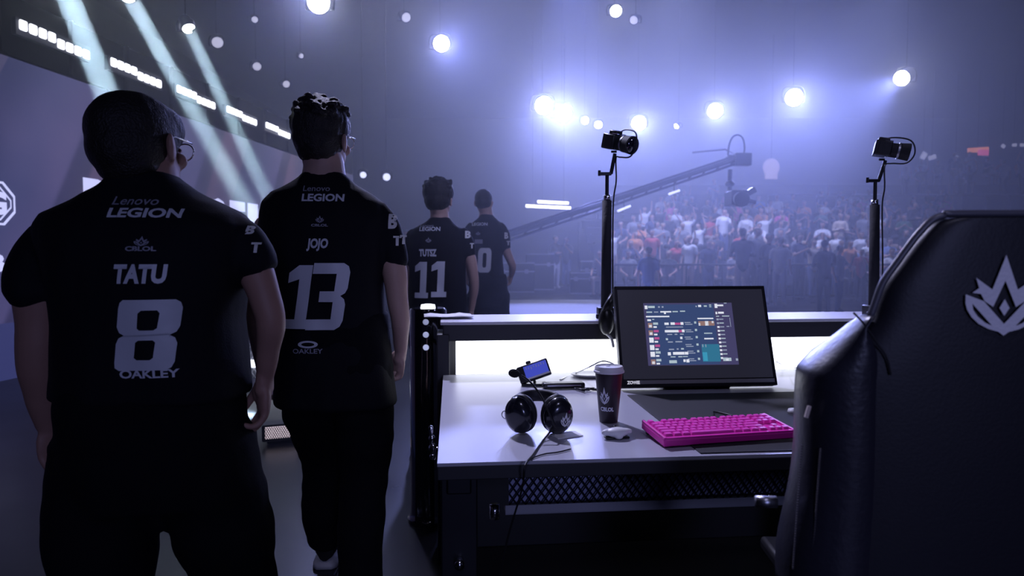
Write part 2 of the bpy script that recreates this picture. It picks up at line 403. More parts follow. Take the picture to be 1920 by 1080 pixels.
def fixture(pos, r, aim, es, energy=0, cone=60, blend=0.6, color=(0.28, 0.335, 1.0), label='', lens=None, soft=None, up=0.42):
    pos = Vector(pos); d = (Vector(aim) - pos).normalized()
    t = empty('stage_light', pos); tag(t, label, 'stage light', 'stage lights hung under the hall roof')
    R = d.to_track_quat('Z', 'Y').to_matrix()
    b = B()
    lathe(b, [(r * 0.6, -r * 2.6), (r * 0.95, -r * 2.2), (r * 1.0, -r * 0.8), (r * 1.12, -0.05), (r * 1.12, 0.0), (r * 1.0, 0.0), (r, -0.02)], seg=20)
    bmesh.ops.transform(b, matrix=R.to_4x4(), verts=b.verts); auto_flat(obj('head', b, M_matte, t))
    b = B(); lathe(b, [(r * 0.97, -0.02), (r * 0.9, 0.005), (r * 0.3, 0.012)], seg=20)
    bmesh.ops.transform(b, matrix=R.to_4x4(), verts=b.verts); obj('lens', b, lens or M_lens, t)
    b = B()
    tube(b, [(-r * 1.3, 0, -r * 0.2), (-r * 1.35, 0, r * 0.9), (-r * 0.9, 0, r * 1.6), (r * 0.9, 0, r * 1.6), (r * 1.35, 0, r * 0.9), (r * 1.3, 0, -r * 0.2)], 0.018, 6, 3)
    cyl(b, (0, 0, r * 1.55), (0, 0, 10.998 - pos.z), 0.005, seg=6); bmesh.ops.translate(b, verts=b.verts, vec=(-d.x * r * 1.6, -d.y * r * 1.6, 0))
    cyl(b, (-r * 1.3 - d.x * r * 1.6, -d.y * r * 1.6, -r * 0.2), (r * 1.3 - d.x * r * 1.6, -d.y * r * 1.6, -r * 0.2), 0.015, seg=8); box(b, (-d.x * r * 1.6, -d.y * r * 1.6, -d.z * r * 1.6), (r * 0.9, r * 0.9, r * 0.9))
    obj('yoke', b, M_metalb, t)
    if energy:
        lo = lamp('SPOT', 'lamp', (0, 0, 0), d, energy, color, spot_size=math.radians(cone), spot_blend=blend, shadow_soft_size=soft if soft is not None else r * 0.8)
        if cone <= 5:
            bpy.data.objects.remove(lo); lo = lamp('AREA', 'lamp', (0, 0, 0), d, energy, color, shape='DISK', size=r * 2.0, spread=math.radians(3.0))
        lo.parent = t; lo.location = d * 0.06
    return t
AIM = (0.0, 2.0, 1.3)
L_ = [  # px, py, radius px, spot energy, cone, what it looks like
 (597, 4, 17, 380, 30, 'large blazing white lamp at the roof above the tallest front player'),
 (828, 82, 13, 1000, 36, 'blazing white lamp with a round halo high above the player numbered eleven'),
 (1020, 198, 15, 2900, 36, 'blazing white lamp, left of the close pair above the empty stage floor'),
 (1056, 213, 14, 2500, 36, 'blazing white lamp, right of the close pair above the empty stage floor'),
 (1097, 226, 6, 0, 0, 'small white lamp beside the blazing pair, upper of two small ones'),
 (1122, 234, 6, 0, 0, 'small white lamp beside the blazing pair, lower of two small ones'),
 (1198, 231, 12, 2500, 36, 'blazing white lamp just above and right of the left pole camera'),
 (1268, 237, 4, 300, 14, 'tiny white lamp throwing a thin beam between the left pole camera and crane'),
 (1341, 208, 12, 2400, 36, 'blazing white lamp straight above the camera crane head'),
 (1489, 183, 13, 2700, 36, 'blazing white lamp with a round halo between the crane and the right pole camera'),
 (1690, 147, 11, 2000, 40, 'blazing white oval lamp above the right pole camera'),
 (1155, 21, 9, 0, 0, 'bare white oval lamp near the picture top above the left pole camera'),
]
Z_ = {0: 6.2, 11: 6.2}
pos = []
for i, (px, py, r, en, cone, lab) in enumerate(L_):
    p = rigpos(px, py); d = (p - Vector((0, 0, CAMZ))).length
    aim = Vector((2.6, 2.5, 0.2))
    if px == 597: aim = Vector((-1.2, -1.0, 0.5))
    if px == 1690: aim = p + Vector((-8, -6, -4.5))
    if px == 828: aim = Vector((2.2, 0.0, 0.4))
    if px == 1268: aim = p + Vector((-5, -2.5, -4.5))
    fixture(p, r * d / FPX * 1.08, aim, 60, en, cone, 0.9 if cone > 20 else 0.4, label=lab)
    pos.append(p)
up = Vector((0, 0, 0.42))
# beams over the LED wall: narrow greenish white beams
BEAM = (0.62, 0.85, 0.95)
M_beam = mat('beam_lens', (1, 1, 1), 0.3, emit=(0.9, 1.0, 1.0), es=40)
for (x, y, x2, y2, Ya, Yb, r, en, lab) in (
    (120, -25, 262, 330, 6.3, 5.7, 20, 38, 'nearest of three beam lamps sweeping pale beams across the LED wall'),
    (243, -6, 470, 400, 7.3, 6.6, 14, 28, 'middle of three beam lamps sweeping pale beams across the LED wall'),
    (354, 54, 535, 440, 8.5, 7.6, 11, 20, 'farthest of three beam lamps, its white lens seen beside the strip lights')):
    a = P(x, y, Ya); c = P(x2, y2, Yb)
    fixture(a, r * Ya / FPX, c, 40, en, 3.4, 0.45, BEAM, label=lab, lens=M_beam, soft=0.025)
M_dim = mat('dim_lens', (1, 1, 1), 0.3, emit=(0.6, 0.6, 0.85), es=0.9)
M_dim2 = mat('lens_and_glint', (1, 1, 1), 0.3, emit=(0.62, 0.66, 1.0), es=1.6)
for x, y, r, m, lab in ((408, 80, 9, M_dim, 'faint oval lamp beside the farthest beam lamp'), (482, 125, 7, M_dim, 'faint oval lamp above the LED wall, higher of the two in line'),
                   (537, 158, 6, M_dim, 'faint oval lamp above the LED wall, lower of the two in line'), (565, 105, 4, M_dim, 'faint pinprick lamp over the second player'),
                   (478, 37, 5, M_dim, 'faint small lamp high up beside the large blazing roof lamp'), (762, 33, 8, M_dim, 'faint oval lamp high between the two leftmost blazing lamps'),
                   (1188, 38, 7, M_dim, 'dim unlit looking lamp beside the bare oval lamp')):
    p = rigpos(x, y); d = (p - Vector((0, 0, CAMZ))).length
    fixture(p, r * d / FPX, p + Vector((2.5 if x < 1000 else -2.5, -4, -3)), 3, lens=m, label=lab)
for x, y, r, lab in ((725, 332, 7, 'round bluish lamp low behind the second player, right one of a pair'), (681, 328, 6, 'round bluish lamp low behind the second player, left one of a pair')):
    p = P(x, y, 15.0)
    fixture(p, r * 15 / FPX, AIM, 5, lens=M_dim2, label=lab)

# two white light bars far behind
M_bar = mat('bar_tube', (1, 1, 1), 0.3, emit=(0.75, 0.78, 1.0), es=9)
for y, x0, x1, lab in ((379, 1008, 1066, 'upper of two white light bars shining beyond the player numbered zero'), (388, 986, 1070, 'lower and longer white light bar shining beyond the player numbered zero')):
    Yb_ = 29.0 if y < 385 else 28.2; a = P(x0, y - (1 if y < 385 else 2), Yb_); c = P(x1, y + 2, Yb_)
    t = empty('light_bar', a); tag(t, lab, 'light bar', 'light bars at the far end')
    d = c - a; b = B(); cyl(b, (0, 0, 0), d, 0.055, seg=10); obj('lamp_tube', b, M_bar, t)
    b = B(); cyl(b, Vector((0, 0.07, 0)), d + Vector((0, 0.07, 0)), 0.07, seg=8)
    for k in (0.15, 0.85): cyl(b, d * k + Vector((0, 0.07, 0)), (d.x * k, 0.07 + d.y * k, 11 - a.z), 0.012, seg=6)
    obj('housing', b, M_metalb, t)

# ------------------------------------------------------------------ camera crane
cr_ = empty('camera_crane', G(905, 560, 0.0)); cr_.location.y = 13.0; cr_.location.x = P(905, 500, 13.0).x; cr_.location.z = 0
tag(cr_, 'long tubular camera crane reaching over the crowd with a remote camera head', 'camera crane')
o = cr_.location.copy()
A0 = P(890, 462, 13.0) - o; A1 = P(1392, 294, 14.2) - o
b = B(); d = A1 - A0
for dz, r in ((0.0, 0.055), (-0.22, 0.028), (0.16, 0.022)):
    k = 0.97 if dz else 1.0
    cyl(b, A0 + Vector((0, 0, dz * 0.5)), A0 + d * k + Vector((0, 0, dz * 0.45)), r, seg=8)
for i in range(18):
    p = A0 + d * (i / 18); q = A0 + d * ((i + 1) / 18)
    cyl(b, p + Vector((0, 0, -0.1)), q + Vector((0, 0, 0.07)), 0.012, seg=5)
obj('boom_arm', b, M_metalb, cr_)
b = B(); cyl(b, (0, 0, 0), (A0.x + 0.1, A0.y, A0.z), 0.07, seg=10); cyl(b, (0, 0, 0), (0, 0, 0.12), 0.5, seg=16)
obj('pedestal', b, M_metalb, cr_)
b = B(); box(b, A1 + Vector((0.0, 0, -0.06)), (0.34, 0.22, 0.26)); box(b, A1 + Vector((-0.24, 0, -0.05)), (0.18, 0.16, 0.16)); bevel(obj('boom_head', b, M_metalb, cr_), 0.02)
hp = [P(x, y, 14.2) - o for x, y in ((1364, 300), (1367, 272), (1374, 257), (1384, 253), (1393, 260), (1396, 278), (1393, 296))]
b = B(); tube(b, hp, 0.018, 8, 4); obj('hoop', b, M_metalb, cr_)
b = B(); hh = P(1369, 318, 14.2) - o; hc = P(1380, 372, 14.1) - o
cyl(b, hh, hh + Vector((0.0, 0, -0.5)), 0.05, seg=8); ell(b, hh + Vector((0, 0, -0.3)), (0.1, 0.1, 0.07)); obj('remote_head', b, M_metalb, cr_)
b = B(); box(b, hc, (0.34, 0.5, 0.30)); cyl(b, hc + Vector((0, -0.2, -0.02)), hc + Vector((-0.04, -0.5, -0.06)), 0.13, 0.16, 16)
box(b, hc + Vector((0.28, 0.1, 0.12)), (0.3, 0.25, 0.12), Matrix.Rotation(-0.5, 3, 'Y')); box(b, hc + Vector((0.33, 0.1, -0.05)), (0.22, 0.2, 0.08), Matrix.Rotation(0.3, 3, 'Y'))
bevel(obj('camera_body', b, M_metalb, cr_), 0.015)
b = B()
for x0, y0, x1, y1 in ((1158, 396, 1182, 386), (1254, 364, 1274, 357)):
    a = P(x0, y0, 13.5) - o; c = P(x1, y1, 13.55) - o; cyl(b, a, c, 0.022, seg=8); obj('glint_tube', b, M_dim2, cr_)  # glowing tubes imitate glints on the chrome under the boom
    b = B(); cyl(b, (a + c) / 2, (a + c) / 2 + Vector((0, 0, 0.22)), 0.008, seg=5); obj('glint_hanger', b, M_metalb, cr_); b = B()
b.free()
b = B(); a = P(1298, 286, 14.6) - o; c = P(1359, 280, 14.4) - o; cyl(b, a, c, 0.018, seg=6); cyl(b, c, A1 + Vector((-0.1, 0, 0.02)), 0.015, seg=5); obj('side_rod', b, M_alu, cr_)

# ------------------------------------------------------------------ stands
M_step = mat('stand_step', (0.05, 0.05, 0.075), 0.8, bump=(3, 0.1))
gs = empty('grandstand', (2.4, 18.6, 0)); tag(gs, 'stepped black grandstand full of spectators rising behind the crane', 'grandstand')
NR = 9; RY = 1.08; RZ = 0.33
def row_y(i): return 19.4 + RY * i
def row_z(i): return RZ * i
for i in range(NR):
    b = B(); y0 = row_y(i) - 0.55 - 18.6; z1 = row_z(i) + 0.02
    box(b, (14.2 - i * 0.1, y0 + RY / 2, z1 / 2 + 0.001), (27.5 - i * 0.2, RY, z1 + 0.0)); obj('step', b, M_step, gs, False)
    b = B(); box(b, (14.2 - i * 0.1, y0 + 0.80, z1 + 0.345), (27.3 - i * 0.2, 0.38, 0.05))
    for k in range(12): box(b, (1.2 + k * 2.3, y0 + 0.82, z1 + 0.17), (0.06, 0.25, 0.34))
    obj('bench', b, M_step, gs, False)
# upper tier
yu, zu = 30.2, 3.9
b = B(); box(b, (17.0, yu + 0.6 - 18.6, zu / 2), (29, 2.8, zu)); obj('upper_platform', b, M_step, gs, False)
b = B(); box(b, (17.0, yu + 3.2 - 18.6, (zu + 0.7) / 2), (29, 2.4, zu + 0.7)); obj('upper_platform', b, M_step, gs, False)
M_rail = mat('rail_metal', (0.55, 0.55, 0.62), 0.4, metal=0.7)
b = B(); a = P(1440, 378, 29.0) - gs.location; c = P(1940, 352, 29.0) - gs.location
a.z = c.z = (a.z + c.z) / 2; cyl(b, a, c, 0.028, seg=6)
for k in range(12):
    p = a.lerp(c, k / 11); cyl(b, p, (p.x, p.y, p.z - 1.0), 0.018, seg=5)
obj('handrail', b, M_rail, gs)
# crowd barrier in front
cb = empty('crowd_barrier', (2.6, 18.2, 0)); tag(cb, 'waist-high black crowd barrier at the foot of the stand', 'barrier')
b = B()
cyl(b, (0.2, 0, 0.98), (13, 0, 0.98), 0.03, seg=6); cyl(b, (0.2, 0, 0.12), (13, 0, 0.12), 0.03, seg=6)
for k in range(14): cyl(b, (0.2 + k * 0.98, 0, 0), (0.2 + k * 0.98, 0, 0.98), 0.025, seg=6)
obj('rail_frame', b, M_metalb, cb)
# banner-like things hung high on the right
M_or = mat('orange_sign', (0.7, 0.25, 0.12), 0.6, emit=(0.8, 0.28, 0.16), es=0.8)
M_wh = mat('white_board', (0.6, 0.6, 0.7), 0.6, emit=(0.4, 0.42, 0.7), es=0.8)
M_pinks = mat('pink_sign', (0.7, 0.1, 0.35), 0.6, emit=(0.7, 0.12, 0.35), es=0.8)
def sign(cx, cyy, w_, h_, m, lab, rot=0.0, shape=None):
    p = P(cx, cyy, 36.0); t = empty('hanging_sign', p); tag(t, lab, 'sign', 'small lit signs high over the stand')
    b = B(); s_ = 36 / FPX; box(b, (0, 0, 0), (w_ * s_, 0.06, h_ * s_), Matrix.Rotation(rot, 3, 'Y')); bevel(obj('panel', b, m, t, False), 0.03)
    b = B(); cyl(b, (0, 0.04, 0), (0, 0.04, 11 - p.z), 0.012, seg=5); obj('hanging_wire', b, M_metalb, t)
    return t
t = sign(1834, 281, 40, 9, M_or, 'orange and pink lit sign high over the right of the stand', -0.06)
b = B(); box(b, (0.25, -0.04, -0.15), (0.55, 0.06, 0.3)); obj('pink_patch', b, M_pinks, t, False)
sign(1732, 292, 10, 14, M_wh, 'pale star-shaped lit sign right beside the right pole camera', 0.5); sign(1748, 295, 15, 8, M_wh, 'pale leaf-shaped lit sign beside the star-shaped one', -0.3)
sign(1793, 294, 8, 5, M_wh, 'smallest pale lit square high over the stand'); sign(1881, 274, 8, 7, M_wh, 'pale lit square right of the orange sign', 0.6)
sign(1902, 272, 9, 6, M_wh, 'pale lit square near the right picture edge, left one'); sign(1917, 272, 10, 6, M_wh, 'pale lit square at the right picture edge')
# pale round object above the crane's right
p = P(1446, 316, 30.0); t = empty('hanging_figure', p); tag(t, 'pale rounded banner hanging in the haze right of the crane head', 'banner')
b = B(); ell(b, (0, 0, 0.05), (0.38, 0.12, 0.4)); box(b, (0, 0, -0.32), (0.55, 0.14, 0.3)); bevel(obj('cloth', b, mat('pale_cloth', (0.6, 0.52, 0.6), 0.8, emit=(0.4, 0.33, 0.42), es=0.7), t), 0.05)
b = B(); cyl(b, (0, 0, 0.3), (0, 0, 11 - p.z), 0.012, seg=5); obj('hanging_wire', b, M_metalb, t)
# flight cases left of the stand
for k, (px, Yc, w_, h_, d_, lab) in enumerate(((965, 22.5, 1.3, 1.0, 0.8, 'long black flight case beyond the player numbered zero'), (1092, 21.5, 0.8, 0.7, 0.6, 'low black flight case right of the person in white trousers'),
                                      (1012, 24.0, 1.0, 1.3, 0.7, 'tall black flight case left of the person in white trousers'), (1115, 22.8, 1.0, 1.05, 0.6, 'black flight case behind the left camera pole'))):
    x = (px - 960) / FPX * Yc; t = empty('flight_case', (x, Yc, 0)); tag(t, lab, 'flight case', 'flight cases on the stage floor')
    b = B(); box(b, (0, 0, h_ / 2), (w_, d_, h_)); bevel(obj('body', b, M_metalb, t), 0.02)
    for sz in (0.02, h_ - 0.02, h_ * 0.7): b = B(); box(b, (0, -d_ / 2, sz), (w_ + 0.02, 0.03, 0.035)); obj('edge_rail', b, M_rail, t, False)
    for s_ in (-1, 1): b = B(); box(b, (s_ * w_ * 0.3, -d_ / 2 - 0.01, h_ * 0.7), (0.12, 0.03, 0.14)); obj('latch', b, M_alu, t, False)
# ------------------------------------------------------------------ people
M_skin = mat('skin_warm', (0.42, 0.24, 0.19), 0.55, bump=(120, 0.05), var=0.08, vscale=20)
M_skin2 = mat('skin_light', (0.55, 0.36, 0.30), 0.55, bump=(120, 0.05), var=0.08, vscale=20)
M_hair = mat('dark_hair', (0.016, 0.013, 0.014), 0.55, bump=(220, 0.5), var=0.3, vscale=120)
M_jersey = mat('black_jersey', (0.007, 0.007, 0.012), 0.8, bump=(260, 0.12), spec=0.2)
M_pants = mat('black_trousers', (0.006, 0.006, 0.009), 0.9, bump=(180, 0.1), spec=0.15)
M_rubber = mat('white_sole', (0.6, 0.58, 0.58), 0.6, bump=(60, 0.1))
M_suede = mat('black_suede', (0.012, 0.012, 0.014), 0.8, bump=(100, 0.1))

G8 = [[(0.10, 1), (0.90, 1), (0.97, 0.96), (1, 0.88), (0.99, 0.62), (0.95, 0.54), (0.86, 0.50), (0.94, 0.46), (0.98, 0.38), (0.97, 0.12), (0.93, 0.04), (0.85, 0), (0.08, 0), (0.01, 0.04), (0, 0.12), (0.01, 0.38), (0.05, 0.46), (0.14, 0.50), (0.06, 0.54), (0.02, 0.62), (0.03, 0.88), (0.05, 0.96)],
      [(0.36, 0.60), (0.36, 0.81), (0.41, 0.85), (0.65, 0.85), (0.69, 0.81), (0.67, 0.60), (0.62, 0.57), (0.40, 0.57)], [(0.32, 0.18), (0.34, 0.40), (0.39, 0.43), (0.62, 0.43), (0.66, 0.40), (0.64, 0.18), (0.59, 0.15), (0.37, 0.15)]]
G1 = [[(0.34, 1), (0.84, 1), (0.84, 0.15), (1, 0.15), (1, 0), (0.04, 0), (0.04, 0.15), (0.40, 0.15), (0.40, 0.78), (0.0, 0.72), (0.0, 0.88)]]
G3 = [[(0, 1), (0.80, 1), (0.94, 0.95), (1, 0.86), (1, 0.62), (0.95, 0.55), (0.84, 0.51), (0.95, 0.46), (1, 0.38), (1, 0.14), (0.94, 0.05), (0.80, 0), (0, 0), (0, 0.16), (0.66, 0.16), (0.66, 0.42), (0.26, 0.42), (0.26, 0.58), (0.66, 0.58), (0.66, 0.84), (0, 0.84)]]
G0 = [rrect(0, 1, 0, 1, 0.22), rrect(0.36, 0.64, 0.2, 0.8, 0.1)]
GL = {'8': G8, '1': G1, '3': G3, '0': G0}

def hand(bm, wrist, d, s, n, k=1.0, curl=(0.35, 0.5, 0.4), thumb=True):
    """palm, four fingers of different lengths and a thumb that leaves the side of the palm; d points down the fingers, s to the thumb, n is where they curl"""
    wrist = Vector(wrist); d = Vector(d).normalized(); s = Vector(s); s = (s - d * s.dot(d)).normalized(); n = Vector(n); n = (n - d * n.dot(d) - s * n.dot(s)).normalized()
    R = Matrix((s, n, d)).transposed()
    ell(bm, wrist + d * 0.045 * k, (0.040 * k, 0.017 * k, 0.052 * k), R, 16)
    ell(bm, wrist + d * 0.030 * k + s * 0.020 * k + n * 0.008 * k, (0.022 * k, 0.016 * k, 0.034 * k), R, 12)
    tube(bm, [wrist - d * 0.03 * k, wrist + d * 0.02 * k], [0.026 * k, 0.030 * k], 12, 0, 0.75)
    for i, (o, ln, st_) in enumerate(((0.030, 0.076, 0.082), (0.010, 0.084, 0.087), (-0.011, 0.078, 0.083), (-0.030, 0.062, 0.074))):
        p = wrist + d * st_ * k + s * o * k; q = [p - d * 0.025 * k, p]; a = 0.12; r0 = 0.0095 * k
        for j, f in enumerate((0.45, 0.31, 0.24)):
            a += curl[j] * (1 + 0.12 * i); dirv = d * math.cos(a) + n * math.sin(a) + s * (0.05 - 0.035 * i)
            q.append(q[-1] + dirv * ln * f * k)
        tube(bm, q, [r0 * 1.05, r0, r0 * 0.92, r0 * 0.86, r0 * 0.75], 10, 3)
    if thumb:
        p = wrist + d * 0.018 * k + s * 0.026 * k + n * 0.008 * k
        q = [p, p + (d * 0.75 + s * 0.5 + n * 0.25) * 0.034 * k, p + (d * 1.5 + s * 0.75 + n * 0.6) * 0.034 * k, p + (d * 2.2 + s * 0.8 + n * 1.0) * 0.034 * k]
        tube(bm, q, [0.013 * k, 0.0115 * k, 0.0105 * k, 0.0085 * k], 10, 3)

def head_shapes(bm, hc, yaw, k, roll=0.0, pit=0.0):
    R = Matrix.Rotation(yaw, 3, 'Z') @ Matrix.Rotation(pit, 3, 'X') @ Matrix.Rotation(roll, 3, 'Y')
    def at(x, y, z): return hc + R @ (Vector((x, y, z)) * k)
    def e(c, r, q=None, seg=24): ell(bm, at(*c), tuple(v * k for v in r), R @ (q or Matrix.Identity(3)), seg)
    e((0, -0.008, 0.022), (0.075, 0.094, 0.088)); e((0, 0.020, -0.045), (0.062, 0.070, 0.068)); e((0, 0.052, -0.085), (0.032, 0.030, 0.026))
    e((0, 0.078, 0.028), (0.055, 0.016, 0.014)); e((0, 0.085, 0.035), (0.05, 0.01, 0.03))
    for sx in (-1, 1):
        e((sx * 0.031, 0.080, 0.002), (0.016, 0.010, 0.009)); e((sx * 0.040, 0.066, -0.025), (0.024, 0.020, 0.020))
        e((sx * 0.078, -0.002, -0.014), (0.008, 0.019, 0.032), Matrix.Rotation(sx * 0.35, 3, 'Z')); e((sx * 0.085, -0.010, -0.006), (0.006, 0.013, 0.022), Matrix.Rotation(sx * 0.4, 3, 'Z'))
    tube(bm, [at(0, 0.088, 0.012), at(0, 0.100, -0.014), at(0, 0.108, -0.028), at(0, 0.092, -0.038)], [0.008 * k, 0.011 * k, 0.014 * k, 0.008 * k], 10, 3)
    e((0, 0.088, -0.056), (0.024, 0.010, 0.007)); e((0, 0.086, -0.066), (0.020, 0.010, 0.007))
    return at, R

def shoe(parent, p, yaw, size=0.28, pitch=0.0, m=M_suede):
    t = bpy.data.objects.new('shoe', None)
    b = B(); n_ = 14; rows = []
    prof = [(-.46, .55, .36), (-.40, .82, .42), (-.25, .86, .40), (-.05, .80, .36), (.15, .92, .26), (.30, 1.0, .2), (.42, .86, .15), (.49, .45, .1)]
    for y, wd, h in prof:
        ww = 0.17 * size * wd * 1.05
        rows.append([b.verts.new((ww * math.cos(a), y * size, 0.028 + max(0, (0.5 + 0.5 * math.sin(a))) * h * size * 0.85 + 0.001 * math.sin(a))) for a in [2 * PI * i / n_ for i in range(n_)]])
    for A_, B_ in zip(rows, rows[1:]):
        for i in range(n_): b.faces.new((A_[i], A_[(i + 1) % n_], B_[(i + 1) % n_], B_[i]))
    b.faces.new(rows[0]); b.faces.new(rows[-1])
    bpy.data.objects.remove(t)
    o = obj('shoe', b, m, parent)
    o.location = p; o.rotation_euler = (pitch, 0, yaw)
    b = B()
    pts = [(math.copysign(1, 1) * 0, 0)]
    low = []; hi = []
    outl = [(-.5, .5), (-.44, .85), (-.25, .92), (0, .84), (.2, 1.0), (.36, 1.02), (.47, .75), (.52, .3)]
    ring = [(0.17 * size * wv * 1.12, y * size) for y, wv in outl]; ring = ring + [(-x, y) for x, y in reversed(ring)]
    lo_ = [b.verts.new((x, y, 0)) for x, y in ring]; hi_ = [b.verts.new((x * 0.98, y, 0.022)) for x, y in ring]
    b.faces.new(lo_[::-1]); b.faces.new(hi_)
    for i in range(len(ring)): b.faces.new((lo_[i], lo_[(i + 1) % len(ring)], hi_[(i + 1) % len(ring)], hi_[i]))
    obj('sole', b, M_rubber, o)
    b = B(); tube(b, [(0.03 * 1, -0.30 * size, 0.045), (0.052, -0.1 * size, 0.075), (0.05, 0.1 * size, 0.05)], 0.004, 6, 4); tube(b, [(-0.03 * 1, -0.30 * size, 0.045), (-0.052, -0.1 * size, 0.075), (-0.05, 0.1 * size, 0.05)], 0.004, 6, 4)
    obj('side_stripe', b, M_rubber, o)
    return o

def player(Y0, cx, label, rows, sleeves, arms, hands, head, hair, legs, prints, skin, voxel=0.006, extra=None):
    X0 = P(cx, 479, Y0).x; o = empty('person', (X0, Y0, 0)); tag(o, label, 'person', 'players in black jerseys walking away')
    org = Vector((X0, Y0, 0))
    def L(px, py, dy=0.0): return P(px, py, Y0 + dy) - org
    S = Y0 / FPX                                   # metres per pixel at this depth
    # jersey
    b = B(); R = []
    for py, xl, xr, ry, yc in rows:
        a = L(xl, py, yc); c = L(xr, py, yc); R.append(((a.x + c.x) / 2, yc, (a.z + c.z) / 2, (c.x - a.x) / 2, ry, 2.5))
    loft(b, R, 40)
    for pts in sleeves: tube(b, [L(x, y, dy) for x, y, dy, r in pts], [r * S for *_, r in pts], 18, 4)
    jm = remeshed(b, voxel * 1.15, 5, 'jersey', disp=(0.007, 7, (1.6, 1, 0.6)))
    jersey = obj('jersey', jm, M_jersey, o)
    # body, one continuous surface
    b = B()
    loft(b, [(x, y, z, rx * 0.90, ry * 0.86, 2.3) for x, y, z, rx, ry, n in R[:-1] ], 32)
    hc = L(head['px'], head['py'], head.get('dy', 0)); k = head['k']
    at, HR = head_shapes(b, hc, head['yaw'], k, head.get('roll', 0), head.get('pit', 0))
    nk = L(head['neck'][0], head['neck'][1], head['neck'][2]); nr = head['neck'][3] * S
    tube(b, [nk + Vector((0, 0, -0.05)), nk + Vector((0, 0, 0.02)), at(0, -0.02, -0.05)], [nr * 1.15, nr, nr * 0.95], 20, 4)
    for pts in arms: tube(b, [L(x, y, dy) for x, y, dy, r in pts], [r * S for *_, r in pts], 18, 5)
    for x, y, dy, d, s, n, kk, cu in hands: hand(b, L(x, y, dy), d, s, n, kk, cu)
    for pts in legs['leg']: tube(b, [Vector(p) for p in pts[0]], [r * 0.6 for r in pts[1]], 12, 3)
    bm_ = remeshed(b, voxel * 0.8, 2, 'body'); obj('body', bm_, skin, o)
    # hair
    b = B(); rnd = random.Random(int(cx))
    for c, r in hair['ell']: ell(b, at(*c), tuple(v * k for v in r), HR, 28)
    for i in range(hair.get('tufts', 0)):
        a = rnd.uniform(0, 2 * PI); u = rnd.uniform(0.25, 1.0); cc, rr = hair['ell'][0]
        p = Vector((cc[0] + rr[0] * math.cos(a) * math.sqrt(1 - u * u) * .97, cc[1] + rr[1] * math.sin(a) * math.sqrt(1 - u * u) * .97, cc[2] + rr[2] * u * .97))
        q_ = rnd.uniform(0.7, 1.25)
        ell(b, at(*p), (0.024 * k * q_, 0.013 * k * q_, 0.011 * k * q_), HR @ Matrix.Rotation(rnd.uniform(0, PI), 3, 'Z') @ Matrix.Rotation(rnd.uniform(-0.5, 0.5), 3, 'Y'), 12)
    hm = remeshed(b, 0.0042 if Y0 < 3 else 0.006, 2, 'hair', disp=(0.0045 if hair.get('tufts') else 0.0015, 42, (1, 1, 0.5))); obj('hair', hm, M_hair, o)
    if hair.get('glasses'):
        b = B()
        for sx in (-1, 1):
            tube(b, [at(sx * 0.082, -0.012, -0.004), at(sx * 0.080, 0.01, 0.012), at(sx * 0.076, 0.075, 0.012)], 0.0022, 6, 3)
            ring = [at(sx * 0.036 + 0.027 * math.cos(t), 0.101 - 0.12 * abs(0.036 + 0.027 * math.cos(t) * 1) * 0.3, 0.002 + 0.020 * math.sin(t)) for t in [2 * PI * i / 12 for i in range(13)]]
            tube(b, ring, 0.0018, 6, 2)
        tube(b, [at(-0.01, 0.106, 0.006), at(0.01, 0.106, 0.006)], 0.0018, 6, 0)
        obj('glasses', b, M_chrome, o)
    # trousers
    b = B(); loft(b, legs['hips'], 32)
    for pts, rad in legs['leg']: tube(b, [Vector(p) for p in pts], rad, 18, 4)
    pm = remeshed(b, 0.011, 4, 'trousers', disp=(0.012, 6, (1, 1, 1.4))); obj('trousers', pm, M_pants, o)
    for q in legs['shoes']: shoe(o, *q)
    # prints laid on the back of the jersey
    bvh = BVHTree.FromPolygons([v.co for v in jm.vertices], [tuple(p.vertices) for p in jm.polygons])
    for name, g, (x0, x1, y0, y1), m, shear in prints:
        a = L(x0, y1, -0.13); c = L(x1, y0, -0.13)
        fit2d(g, a.x, c.x, a.z, c.z)
        if shear:
            for v in g.verts: v.co.x += shear * (v.co.y - a.z) - shear * (c.z - a.z) * 0.5
        grid_cut(g, 0.012 if Y0 < 3 else 0.02)
        for v in g.verts:
            h = bvh.ray_cast(Vector((v.co.x, -1.0, v.co.y)), Vector((0, 1, 0)))
            y = h[0].y if h[0] is not None else -0.13
            v.co = Vector((v.co.x, y - (0.008 if name == 'jersey_number' else 0.004), v.co.y))
        obj(name, g, m, o)
    if extra: extra(o, L, at, jm)
    return o

def leg_set(hipx, hipz, spread, lf, rf, s=1.0, hiprx=0.19, hipry=0.145, top=1.0, ang=0.085, thigh=0.105, bag=0.10):
    """hips rows and two trouser legs ending over the feet; lf, rf = (x, y, z, yaw, pitch) of the feet"""
    hips = [(hipx, 0, hipz - 0.16, hiprx * 0.80, hipry * 0.85, 2.4), (hipx, 0, hipz - 0.06, hiprx, hipry, 2.4), (hipx, 0, hipz + 0.06, hiprx * 0.98, hipry, 2.4), (hipx, 0, hipz + 0.14, hiprx * 0.9, hipry * 0.92, 2.4)]
    out = []
    for sx, f in ((-1, lf), (1, rf)):
        h = Vector((hipx + sx * spread, 0, hipz - 0.05)); foot = Vector((f[0], f[1] - 0.06, f[2] + 0.10))
        kn = (h + foot) / 2 + Vector((0, 0.045, 0.01))
        out.append(([h, h.lerp(kn, 0.5) + Vector((sx * 0.008, 0, 0)), kn, kn.lerp(foot, 0.5) + Vector((0, -0.02, 0)), foot], [thigh * 1.05, thigh, bag * 0.88, bag * 0.82, ang]))
    return {'hips': hips, 'leg': out, 'shoes': [((f[0], f[1] + 0.03, f[2]), f[3], 0.29, f[4]) for f in (lf, rf)]}

